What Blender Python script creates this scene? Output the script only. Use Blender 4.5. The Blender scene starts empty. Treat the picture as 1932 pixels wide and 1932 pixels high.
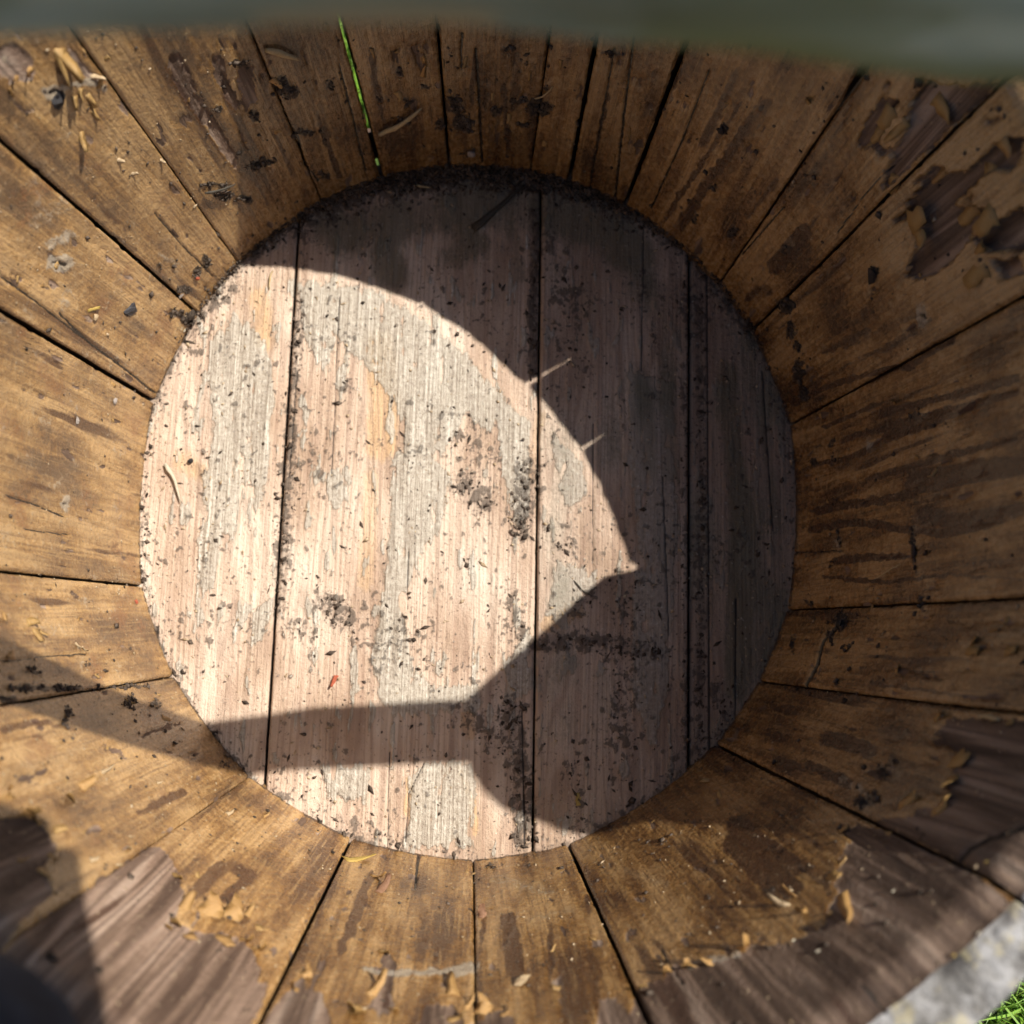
import bpy, math, random
import numpy as np
from mathutils import Matrix, Vector, Quaternion

S = 0.15                      # metres per unit: the tub floor has a radius of 1 unit = 15 cm
rng = random.Random(7)
nr = np.random.default_rng(11)
scene = bpy.context.scene

# ------------------------------------------------------------------ camera
CAM = np.array([0.061337, -0.487465, 2.819683])
CR = np.array([[0.99946626, -0.0249218, -0.02112083],
               [0.0213868, 0.98789701, -0.15362975],
               [0.02469393, 0.15309605, 0.98790273]])
FPX = 1800.0                  # focal length for a 1932 px wide frame
cam = bpy.data.cameras.new('camera')
cam.sensor_width = 36
cam.lens = 36 * FPX / 1932
cam.clip_start = 0.01
cam.clip_end = 100
cam.dof.use_dof = True
cam.dof.focus_distance = 2.52 * S
cam.dof.aperture_fstop = 7.4
co = bpy.data.objects.new('camera', cam)
scene.collection.objects.link(co)
M = Matrix([list(CR[0]) + [CAM[0] * S], list(CR[1]) + [CAM[1] * S], list(CR[2]) + [CAM[2] * S], [0, 0, 0, 1]])
co.matrix_world = M
scene.camera = co

# ------------------------------------------------------------------ light
SUN = np.array([0.636, 0.45, 1.0])
sd = Vector(SUN).normalized()
world = bpy.data.worlds.new('World')
scene.world = world
world.use_nodes = True
wn = world.node_tree
sky = wn.nodes.new('ShaderNodeTexSky')
sky.sky_type = 'NISHITA'
sky.sun_disc = False
sky.sun_elevation = math.asin(sd.z)
sky.sun_rotation = math.atan2(sd.x, sd.y)
bg = wn.nodes['Background']
bg.inputs['Strength'].default_value = 0.060
wn.links.new(sky.outputs[0], bg.inputs[0])
sl = bpy.data.lights.new('sun', 'SUN')
sl.energy = 5.0
sl.angle = math.radians(0.55)
sl.color = (1.0, 0.945, 0.85)
so = bpy.data.objects.new('sun', sl)
scene.collection.objects.link(so)
so.rotation_euler = sd.to_track_quat('Z', 'Y').to_euler()
so.location = sd * 3
vs = scene.view_settings
vs.view_transform = 'Standard'
vs.look = 'None'
vs.exposure = 0.56
vs.gamma = 1
vs.use_curve_mapping = False
scene.cycles.max_bounces = 4
scene.cycles.diffuse_bounces = 3
scene.cycles.glossy_bounces = 2
scene.cycles.adaptive_threshold = 0.03

# ------------------------------------------------------------------ noise
def _h(ix, iy, seed):
    n = (ix.astype(np.int64) * 374761393 + iy.astype(np.int64) * 668265263 + seed * 974634777) & 0xffffffff
    n = ((n ^ (n >> 13)) * 1274126177) & 0xffffffff
    n = ((n ^ (n >> 16)) * 2246822519) & 0xffffffff
    return ((n >> 8) & 0xffff) / 65535.0

def vn(x, y, seed=0):
    """gradient noise, about 0..1"""
    fx, fy = np.floor(x), np.floor(y)
    a, b = x - fx, y - fy
    def g(ox, oy):
        t = _h(fx + ox, fy + oy, seed) * 6.28318
        return np.cos(t) * (a - ox) + np.sin(t) * (b - oy)
    u = a * a * a * (a * (a * 6 - 15) + 10)
    v = b * b * b * (b * (b * 6 - 15) + 10)
    return np.clip(.5 + .72 * ((g(0, 0) * (1 - u) + g(1, 0) * u) * (1 - v) + (g(0, 1) * (1 - u) + g(1, 1) * u) * v), 0, 1)

def fbm(x, y, o=4, seed=0):
    s, w, t = 0, 1.0, 0
    for i in range(o):
        s = s + w * vn(x, y, seed + i * 17)
        t += w
        w *= 0.5
        x = x * 2.03 + 5.1
        y = y * 2.03 + 9.7
    return s / t

def ss(a, b, x):
    t = np.clip((x - a) / (b - a), 0, 1)
    return t * t * (3 - 2 * t)

# ------------------------------------------------------------------ tub geometry
RT, H, K, CX, CY = 1.205, 1.1715, 1.053, 0.05, 0.016   # rim radius, depth, oval factor, rim centre shift
THICK = 0.122

def KZ(z, south):
    """the floor is a little oval, the rim rounder on the far side"""
    return K - (K - np.where(south, 1.038, 1.0)) * np.clip(z / H, 0, 1)

def surf(th, z):
    t = z / H
    r = 1 + (RT - 1) * t
    return np.stack([CX * t + r * np.cos(th), CY * t + KZ(z, np.sin(th) < 0) * r * np.sin(th), z + 0 * th], -1)

def cone_tz(P):
    t = P[..., 2] / H
    return np.arctan2((P[..., 1] - CY * t) / KZ(P[..., 2], P[..., 1] - CY * t < 0), P[..., 0] - CX * t)

def to_px(P):
    Y = (P - CAM) @ CR
    return np.stack([966 + FPX * Y[..., 0] / -Y[..., 2], 966 - FPX * Y[..., 1] / -Y[..., 2]], -1)

def ray(u, v):
    return CR @ np.array([(u - 966) / FPX, -(v - 966) / FPX, -1.0])

def px_floor(u, v, z=0.0):
    d = ray(u, v)
    return CAM + d * ((z - CAM[2]) / d[2])

def px_wall(u, v):
    """angle and height on the inner wall of the point measured at (u, v)"""
    d = ray(u, v)
    s = np.linspace(0.8, 4.2, 6001)
    P = CAM + d * s[:, None]
    t = P[:, 2] / H
    r = 1 + (RT - 1) * t
    inside = ((P[:, 0] - CX * t) / r) ** 2 + ((P[:, 1] - CY * t) / (KZ(P[:, 2], P[:, 1] - CY * t < 0) * r)) ** 2 >= 1
    ok = np.where(inside & (t < 1.25))[0]
    X = P[ok[0]] if len(ok) else P[-1]
    return float(cone_tz(X)), float(X[2])

# joints between staves: point at the floor, point farther up, width
SEAMS = [((1500, 798), (1932, 560), 5), ((1420, 622), (1888, 164), 6), ((1356, 535), (1647, 107), 5),
         ((1180, 385), (1290, 90), 12), ((1072, 345), (1125, 70), 11), ((1003, 311), (1033, 94), 4),
         ((848, 320), (828, 80), 7), ((722, 340), (645, 45), 12), ((602, 371), (495, 110), 2.4),
         ((448, 495), (174, 110), 2.2), ((325, 560), (0, 265), 8), ((285, 755), (0, 585), 10),
         ((265, 1105), (0, 1078), 6), ((318, 1280), (0, 1330), 3.5), ((470, 1465), (144, 1691), .6),
         ((660, 1590), (490, 1932), 7), ((893, 1620), (897, 1932), 3.4), ((1073, 1595), (1225, 1932), 8),
         ((1360, 1413), (1932, 1690), 7), ((1440, 1288), (1932, 1345), 4), ((1495, 1152), (1932, 1128), 4.5)]
NS = len(SEAMS)
seam = []
for a, b, g in SEAMS:
    f = px_floor(*a)
    t0 = math.atan2(f[1] / K, f[0])
    t1, z1 = px_wall(*b)
    dt = (t1 - t0 + math.pi) % (2 * math.pi) - math.pi
    seam.append([t0 % (2 * math.pi), dt / z1, g * .66 / 640.0])
EAR_E, EAR_W = NS - 1, 11       # the two wide staves that stand up as ears and carry the bar

def seam_th(i, z):
    return seam[i % NS][0] + seam[i % NS][1] * np.clip(z, -0.2, H * 1.05) + (2 * math.pi if i >= NS else 0)

def stave_of(th):
    th = th % (2 * math.pi)
    for i in range(NS):
        a = seam[i][0]
        b = seam[(i + 1) % NS][0]
        if b < a:
            b += 2 * math.pi
        if a <= th < b or a <= th + 2 * math.pi < b:
            return i
    return 0

# ------------------------------------------------------------------ feature painting (surface wear measured off the photograph)
def poly_sd(P, poly):
    """signed distance to a polygon, positive inside (pixel units)"""
    poly = np.array(poly, float)
    x0, y0 = poly.min(0) - 60
    x1, y1 = poly.max(0) + 60
    out = np.full(len(P), -60.0)
    idx = np.where((P[:, 0] > x0) & (P[:, 0] < x1) & (P[:, 1] > y0) & (P[:, 1] < y1))[0]
    if not len(idx):
        return out
    p = P[idx]
    d2 = np.full(len(p), 1e9)
    ins = np.zeros(len(p), bool)
    for i in range(len(poly)):
        a, b = poly[i], poly[(i + 1) % len(poly)]
        e = b - a
        w = p - a
        t = np.clip((w @ e) / (e @ e + 1e-9), 0, 1)
        q = w - t[:, None] * e
        d2 = np.minimum(d2, (q ** 2).sum(1))
        c = (a[1] <= p[:, 1]) != (b[1] <= p[:, 1])
        with np.errstate(divide='ignore', invalid='ignore'):
            xi = a[0] + (p[:, 1] - a[1]) * e[0] / (e[1] if e[1] else 1e-9)
        ins ^= c & (p[:, 0] < xi)
    d = np.sqrt(d2)
    out[idx] = np.where(ins, d, -d)
    return out

def line_d(P, pts):
    """distance to a polyline and position along it"""
    pts = np.array(pts, float)
    out = np.full(len(P), 1e3)
    x0, y0 = pts.min(0) - 70
    x1, y1 = pts.max(0) + 70
    idx = np.where((P[:, 0] > x0) & (P[:, 0] < x1) & (P[:, 1] > y0) & (P[:, 1] < y1))[0]
    if not len(idx):
        return out
    p = P[idx]
    d = np.full(len(p), 1e3)
    for a, b in zip(pts[:-1], pts[1:]):
        e = b - a
        w = p - a
        t = np.clip((w @ e) / (e @ e + 1e-9), 0, 1)
        d = np.minimum(d, np.sqrt(((w - t[:, None] * e) ** 2).sum(1)))
    out[idx] = d
    return out

def nb(l, s=0.2006, ox=1549.7, oy=129.1):
    return [(ox + s * x, oy + s * y) for x, y in l]

BARE = [   # places where the varnish has come off the staves
    nb([(400, 680), (630, 770), (560, 560), (690, 390), (840, 200), (760, 260), (640, 250), (490, 430)]),
    nb([(650, 1060), (730, 780), (800, 640), (860, 480), (900, 250), (1040, 100), (1350, 160), (1700, 100), (1100, 700)]),
    nb([(1100, 890), (1000, 1060), (870, 1200), (830, 1380), (960, 1380), (1000, 1440), (960, 1640), (900, 1800),
        (870, 1932), (1100, 1932), (1300, 1800), (1480, 1580), (1500, 1480), (1680, 1330), (1480, 1290), (1350, 1230),
        (1450, 1150), (1550, 1040), (1700, 940), (1850, 930), (1960, 880), (1960, 600), (1700, 680), (1450, 930), (1230, 960), (1210, 920)]),
    nb([(1500, 1560), (1960, 1300), (2100, 1690), (1640, 1680), (1520, 1600)]),
    nb([(1690, 1780), (1830, 1780), (1960, 1700), (2000, 1932), (1750, 1980)]),
    [(1619, 1549), (1593, 1570), (1614, 1591), (1588, 1628), (1591, 1656), (1581, 1680), (1595, 1694), (1575, 1720), (1560, 1760),
     (1500, 1790), (1440, 1800), (1330, 1830), (1280, 1822), (1250, 1845), (1195, 1870), (1190, 1932), (1300, 2200), (1750, 2200), (2100, 1850), (2000, 1722), (1932, 1692)],
    [(1788, 1353), (1768, 1383), (1808, 1420), (1811, 1453), (1788, 1480), (1791, 1503), (1781, 1520), (1744, 1520), (1727, 1540),
     (1647, 1550), (1932, 1688), (2200, 1760), (2200, 1400), (2000, 1365)],
    [(281, 1600), (321, 1610), (331, 1651), (341, 1687), (334, 1717), (321, 1744), (400, 1767), (414, 1768), (461, 1788), (485, 1811),
     (491, 1828), (481, 1854), (505, 1861), (440, 2100), (-150, 2200), (-150, 1870), (0, 1790), (144, 1691)],
    [(-150, 1530), (30, 1545), (75, 1560), (100, 1600), (85, 1640), (95, 1690), (40, 1740), (0, 1785), (-150, 1860)],
    [(722, 1800), (746, 1821), (739, 1881), (746, 1908), (712, 1921), (679, 1908), (706, 1881), (712, 1838)],
    [(806, 1905), (860, 1901), (880, 1940), (950, 1905), (970, 1930), (1000, 2000), (700, 2000), (796, 1932)],
    [(560, 1850), (575, 1845), (580, 1870), (605, 1885), (620, 1920), (640, 2000), (450, 2000), (520, 1900)],
    [(1130, 1890), (1160, 1880), (1200, 1932), (1180, 2000), (1120, 2000)],
    [(335, 100), (350, 130), (380, 190), (420, 250), (462, 335), (455, 340), (400, 255), (360, 205), (328, 150), (318, 110)],
    [(395, 105), (412, 105), (447, 195), (440, 207), (418, 180)], [(448, 120), (470, 118), (487, 185), (472, 195), (455, 165)],
    [(20, 80), (60, 95), (70, 140), (20, 150), (0, 130), (-60, 110)], [(130, 95), (165, 130), (185, 150), (150, 140)],
    [(770, 80), (790, 80), (800, 130), (790, 132)],
    [(1640, 1570), (1660, 1563), (1700, 1590), (1690, 1595)],
]
DARK = [
    ([(1500, 760), (1560, 730), (1640, 705), (1720, 690), (1800, 640)], 8, .8), ([(1520, 735), (1600, 690), (1690, 650), (1760, 600)], 7, .8), ([(1540, 1000), (1620, 985), (1720, 1000), (1800, 1010), (1900, 985)], 8, .8),
    ([(1600, 830), (1700, 800), (1800, 775), (1932, 740)], 9, .8), ([(1650, 905), (1740, 880), (1800, 860), (1932, 830)], 9, .8), ([(1560, 1090), (1680, 1100), (1800, 1085), (1932, 1095)], 5, .7), ([(1200, 330), (1250, 220), (1290, 120)], 6, .7), ([(1120, 300), (1150, 160)], 5, .6),
    ([(1000, 300), (1012, 120)], 5, .6), ([(960, 290), (950, 160)], 7, .6), ([(740, 290), (715, 180), (700, 90)], 6, .6), ([(640, 330), (590, 200), (560, 110)], 7, .6), ([(520, 400), (450, 290), (400, 200)], 8, .5),   # dark streaks in the varnish: polyline, half width, strength
    ([(1554, 963), (1620, 952), (1700, 942), (1754, 925), (1800, 905)], 8, 1), ([(1745, 905), (1820, 895), (1932, 880)], 24, .9),
    ([(1760, 975), (1830, 985), (1932, 960)], 18, .9), ([(1681, 826), (1730, 812), (1790, 790)], 9, .9),
    ([(1670, 779), (1760, 757), (1850, 735), (1932, 715)], 9, .8), ([(1580, 873), (1620, 862), (1650, 848)], 8, .8),
    ([(1587, 1060), (1640, 1055), (1714, 1050)], 7, .9), ([(1790, 790), (1860, 770), (1932, 750)], 8, .6),
    ([(1560, 805), (1640, 770), (1700, 750)], 5, .5), ([(1800, 1090), (1932, 1060)], 6, .5), ([(1700, 1080), (1800, 1065)], 5, .4),
    ([(1500, 745), (1600, 700), (1700, 660)], 7, .5), ([(1560, 660), (1640, 620)], 9, .6), ([(1600, 655), (1740, 590)], 6, .5),
    ([(1470, 500), (1520, 440), (1500, 470)], 18, .8), ([(1420, 560), (1450, 545)], 14, .7), ([(1480, 520), (1560, 450)], 8, .5),
    ([(1290, 420), (1350, 330), (1400, 260), (1450, 190)], 12, .7), ([(1370, 330), (1430, 230)], 8, .6), ([(1440, 330), (1500, 250)], 9, .5),
    ([(1410, 400), (1460, 340)], 12, .5), ([(1250, 420), (1330, 300), (1400, 190)], 6, .6), ([(1330, 260), (1400, 130)], 14, .5),
    ([(1560, 1400), (1600, 1405), (1640, 1420)], 16, .9), ([(1530, 1450), (1600, 1480)], 12, .8), ([(1500, 1490), (1590, 1530)], 7, .5),
    ([(1400, 1570), (1450, 1610), (1500, 1640)], 22, 1), ([(1430, 1640), (1500, 1690)], 20, 1), ([(1390, 1600), (1460, 1680)], 20, .9), ([(1500, 1570), (1560, 1610)], 8, .6),
    ([(1480, 1520), (1550, 1560)], 6, .5), ([(1660, 1380), (1740, 1390)], 7, .6), ([(1650, 1290), (1800, 1310), (1900, 1320)], 6, .5),
    ([(365, 1690), (400, 1660), (430, 1640), (470, 1660)], 16, .8), ([(420, 1700), (470, 1660)], 14, .8), ([(400, 1740), (460, 1740)], 12, .6), ([(260, 1540), (340, 1500)], 9, .6),
    ([(290, 1560), (360, 1510)], 7, .5), ([(640, 1800), (680, 1700), (700, 1660)], 9, .7), ([(660, 1770), (690, 1700)], 9, .6), ([(735, 1830), (725, 1900)], 8, .5),
    ([(820, 1850), (825, 1800)], 5, .6), ([(975, 1840), (970, 1790), (960, 1740)], 16, .7), ([(905, 1800), (915, 1730)], 6, .5), ([(1000, 1820), (1000, 1720)], 6, .4),
    ([(1105, 1740), (1110, 1700)], 10, .5), ([(1040, 1840), (1040, 1750)], 7, .5), ([(600, 1850), (640, 1720)], 6, .5), ([(530, 1760), (590, 1690)], 6, .4),
    ([(1180, 1760), (1260, 1800)], 10, .4), ([(1250, 1640), (1330, 1720)], 10, .4), ([(0, 1380), (60, 1365), (130, 1375)], 9, .6), ([(20, 1400), (100, 1385)], 6, .5),
    ([(140, 330), (200, 400), (240, 430)], 7, .6), ([(210, 440), (250, 470)], 6, .4), ([(0, 300), (60, 360)], 10, .4), ([(30, 640), (110, 690)], 8, .5), ([(0, 610), (50, 660)], 7, .4),
    ([(620, 250), (600, 190)], 8, .5), ([(940, 260), (930, 130)], 12, .5), ([(970, 200), (975, 110)], 10, .5), ([(1060, 290), (1080, 150)], 8, .4), ([(1200, 260), (1240, 130)], 6, .5),
    ([(860, 250), (862, 150)], 8, .5), ([(780, 280), (770, 200)], 10, .4), ([(700, 140), (715, 220)], 6, .4), ([(560, 330), (520, 240)], 12, .4),
]
GRIME = [  # clumps of soil stuck on the staves: x, y, rx, ry, strength
    (408, 201, 12, 8, 1), (451, 118, 22, 12, .8), (478, 214, 10, 16, .9), (531, 160, 16, 26, .9), (548, 174, 18, 16, 1), (494, 301, 28, 8, 1),
    (478, 311, 20, 7, 1), (418, 364, 22, 12, 1), (458, 371, 24, 7, .9), (571, 247, 24, 8, .8), (611, 330, 18, 14, .6), (400, 345, 40, 5, .8), (620, 160, 14, 20, .6),
    (860, 200, 18, 22, .9), (873, 230, 24, 20, 1), (830, 232, 12, 14, .8), (752, 134, 10, 12, .9), (773, 187, 26, 8, .7), (800, 160, 14, 10, .7), (720, 185, 20, 7, .6),
    (937, 207, 16, 12, .8), (1017, 201, 28, 18, 1), (1040, 200, 10, 10, .8), (980, 187, 22, 8, .8), (870, 122, 20, 7, .7), (847, 95, 8, 14, .6), (990, 115, 14, 10, .6), (1154, 98, 24, 8, .8),
    (760, 225, 24, 12, .6), (885, 285, 24, 16, .5), (925, 280, 10, 16, .5), (985, 232, 12, 6, .7), (1030, 165, 10, 10, .7), (960, 88, 20, 7, .7), (1170, 270, 6, 10, .6), (680, 280, 10, 14, .6),
    (1370, 237, 13, 11, 1), (1440, 200, 8, 6, .8), (1350, 350, 10, 10, .7), (1316, 410, 9, 12, .9), (1385, 435, 12, 16, .8), (1540, 325, 12, 8, .6),
    (1663, 510, 12, 17, 1), (1486, 470, 18, 14, .7), (1486, 575, 20, 18, 1), (1495, 620, 12, 20, .9), (1510, 650, 10, 14, .8), (1510, 700, 14, 26, 1), (1520, 745, 10, 20, .9),
    (1735, 1040, 7, 60, .8), (1740, 1140, 9, 18, .8), (1740, 780, 20, 16, .6), (1780, 800, 30, 14, .5), (1545, 870, 10, 12, .8), (1578, 835, 8, 14, .8), (1582, 860, 6, 12, .7), (1590, 935, 6, 30, .5),
    (1545, 965, 8, 7, .7), (1530, 1140, 12, 8, .7), (1590, 1175, 14, 22, 1), (1570, 1200, 12, 12, .9), (1500, 1215, 10, 20, .6), (1600, 1225, 10, 10, .7), (1610, 1310, 10, 5, .7), (1594, 1020, 5, 40, .7),
    (1690, 1440, 14, 24, .6), (1670, 1460, 18, 18, .7), (1630, 1520, 22, 14, .9), (1650, 1510, 16, 14, .8), (1625, 1475, 10, 8, .5), (1540, 1640, 8, 6, .6), (1740, 1580, 10, 12, .7), (1580, 1290, 8, 6, .6),
    (345, 545, 20, 14, .9), (370, 510, 10, 14, .8), (385, 490, 8, 16, .8), (330, 590, 18, 10, .9), (350, 600, 16, 12, .9), (300, 500, 14, 8, .6), (280, 480, 8, 7, .6),
    (105, 735, 40, 14, .4), (130, 790, 30, 14, .35), (260, 1110, 20, 6, .5), (150, 900, 6, 10, .4), (60, 1300, 60, 9, .8), (120, 1300, 60, 9, .8), (10, 1322, 30, 8, .9), (230, 1297, 60, 6, .8), (290, 1330, 14, 12, .7),
    (240, 1325, 14, 18, .8), (125, 1345, 12, 16, .8), (40, 1250, 60, 24, .35), (60, 1270, 20, 9, .7), (160, 1255, 10, 12, .5), (120, 1370, 10, 10, .7), (260, 1360, 40, 24, .35), (420, 1440, 18, 20, .4),
    (960, 1660, 50, 12, .3), (1030, 1670, 60, 10, .35), (930, 1640, 16, 9, .5), (1010, 1620, 40, 7, .4), (1290, 1560, 30, 9, .4), (1240, 1600, 40, 12, .4), (840, 1665, 16, 8, .3),
]
KNOTS = [(110, 495, 40, 24, 1.0), (1745, 595, 16, 34, .8), (1650, 840, 14, 28, .6), (1590, 1030, 14, 26, .5), (112, 950, 16, 26, .8), (1690, 1450, 26, 40, .5), (1630, 1520, 30, 22, .6), (95, 172, 34, 24, .9), (240, 1290, 36, 10, .5)]
BLEACH = [([(688, 1838), (760, 1843), (830, 1841), (893, 1826)], 6, 1.0), ([(860, 1840), (893, 1826)], 10, .9), ([(100, 165), (170, 150), (195, 165)], 8, .7), ([(1300, 1832), (1400, 1815)], 7, .6), ([(1590, 1470), (1640, 1500)], 9, .5),
          ([(90, 460), (130, 440)], 14, .6), ([(300, 480), (340, 500)], 8, .5), ([(930, 1660), (1040, 1690)], 10, .45), ([(1000, 1740), (1080, 1720)], 6, .4), ([(1180, 1650), (1260, 1680)], 8, .4), ([(30, 240), (80, 320)], 20, .4), ([(60, 420), (120, 380)], 24, .45),
          ([(1820, 1215), (1932, 1190)], 10, .4), ([(1800, 1150), (1932, 1140)], 9, .35), ([(1760, 660), (1932, 600)], 8, .35)]
CRACKS = [  # thin splits along the wood: polyline, half width
    ([(290, 740), (240, 700), (170, 649), (110, 590)], 1.6), ([(910, 304), (905, 200), (898, 90)], 2.2), ([(1160, 378), (1180, 200), (1197, 67)], 2),
    ([(788, 1622), (783, 1680)], 2), ([(1634, 1868), (1700, 1935), (1750, 1990)], 3), ([(600, 340), (575, 310), (560, 250)], 1.6), ([(0, 520), (80, 580), (160, 640)], 1.4),
    ([(1932, 1560), (1870, 1580), (1830, 1600), (1810, 1620)], 4), ([(1585, 1180), (1555, 1210), (1545, 1250), (1520, 1295)], 3), ([(645, 1290), (600, 1290)], 1),
    ([(1110, 370), (1140, 200), (1160, 90)], 1.4), ([(870, 130), (872, 60)], 1.6), ([(690, 320), (665, 220), (640, 120)], 1.4), ([(1500, 1045), (1600, 1040)], .8),
    ([(1580, 440), (1640, 360), (1700, 300)], 1.2), ([(1230, 390), (1290, 260), (1340, 130)], 1.4), ([(1400, 480), (1480, 390)], 1.2), ([(0, 1250), (80, 1240), (160, 1235)], 1),
    ([(40, 1000), (120, 1010)], 1), ([(0, 935), (60, 955), (110, 975)], 1.3), ([(290, 400), (340, 460), (400, 520)], .9), ([(1250, 1800), (1290, 1860)], 1.4)]

# ------------------------------------------------------------------ node helpers
class NT:
    def __init__(s, name):
        s.m = bpy.data.materials.new(name)
        s.m.use_nodes = True
        s.t = s.m.node_tree
        s.b = s.t.nodes['Principled BSDF']
    def n(s, k, **kw):
        x = s.t.nodes.new('ShaderNode' + k)
        for a, v in kw.items():
            setattr(x, a, v)
        return x
    def lk(s, a, b):
        if isinstance(a, (int, float)):
            b.default_value = a
        elif isinstance(a, tuple):
            b.default_value = a if len(a) == 4 else (*a, 1)
        else:
            s.t.links.new(a, b)
    def attr(s, name):
        a = s.n('Attribute', attribute_name=name)
        c = s.n('SeparateColor')
        s.lk(a.outputs['Color'], c.inputs[0])
        return c.outputs
    def uv(s):
        return s.n('UVMap', uv_map='UVMap').outputs[0]
    def map(s, v, sc, off=(0, 0, 0)):
        m = s.n('Mapping')
        s.lk(v, m.inputs['Vector'])
        m.inputs['Scale'].default_value = sc
        m.inputs['Location'].default_value = off
        return m.outputs[0]
    def noise(s, v, sc, scale=1.0, det=4, rough=.55, dist=0.0, off=(0, 0, 0)):
        x = s.n('TexNoise')
        x.inputs['Scale'].default_value = scale
        x.inputs['Detail'].default_value = det
        x.inputs['Roughness'].default_value = rough
        x.inputs['Distortion'].default_value = dist
        s.lk(s.map(v, sc, off), x.inputs['Vector'])
        return x.outputs['Fac']
    def vor(s, v, sc, scale=1.0, out='Distance', feat='F1', rnd=1.0):
        x = s.n('TexVoronoi', feature=feat)
        x.inputs['Scale'].default_value = scale
        x.inputs['Randomness'].default_value = rnd
        s.lk(s.map(v, sc), x.inputs['Vector'])
        return x.outputs[out]
    def ma(s, op, a, b=0.0, c=None, clamp=False):
        x = s.n('Math', operation=op, use_clamp=clamp)
        s.lk(a, x.inputs[0])
        s.lk(b, x.inputs[1])
        if c is not None:
            s.lk(c, x.inputs[2])
        return x.outputs[0]
    def st(s, a, lo, hi):
        x = s.n('MapRange', interpolation_type='SMOOTHSTEP')
        s.lk(a, x.inputs[0])
        s.lk(lo, x.inputs[1])
        s.lk(hi, x.inputs[2])
        return x.outputs[0]
    def mix(s, f, a, b, mode='MIX'):
        x = s.n('Mix', data_type='RGBA', blend_type=mode)
        s.lk(f, x.inputs[0])
        s.lk(a, x.inputs[6])
        s.lk(b, x.inputs[7])
        return x.outputs[2]
    def ramp(s, f, stops):
        x = s.n('ValToRGB')
        e = x.color_ramp.elements
        while len(e) < len(stops):
            e.new(.5)
        for i, (p, c) in enumerate(stops):
            e[i].position = p
            e[i].color = (*c, 1)
        s.lk(f, x.inputs[0])
        return x.outputs[0]
    def n_comb(s, a):
        x = s.n('CombineColor')
        for k in range(3):
            s.lk(a, x.inputs[k])
        return x.outputs[0]
    def bump(s, h, strength=.5, dist=.001, nrm=None):
        x = s.n('Bump')
        x.inputs['Strength'].default_value = strength
        x.inputs['Distance'].default_value = dist
        s.lk(h, x.inputs['Height'])
        if nrm is not None:
            s.lk(nrm, x.inputs['Normal'])
        return x.outputs[0]
    def out(s, col, rough, nrm=None, spec=.5):
        s.lk(col, s.b.inputs['Base Color'])
        s.lk(rough, s.b.inputs['Roughness'])
        s.b.inputs['Specular IOR Level'].default_value = spec
        if nrm is not None:
            s.lk(nrm, s.b.inputs['Normal'])
        return s.m

# ------------------------------------------------------------------ materials
def rings(T, v, sc, k, lo, hi):
    """thin growth-ring lines: contours of a stretched noise"""
    n = T.noise(v, sc, det=1.5, rough=.4, off=(6, 2, 0))
    f = T.ma('ABSOLUTE', T.ma('SUBTRACT', T.ma('FRACT', T.ma('MULTIPLY', n, k)), .5))
    return T.st(f, hi, lo)

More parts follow.
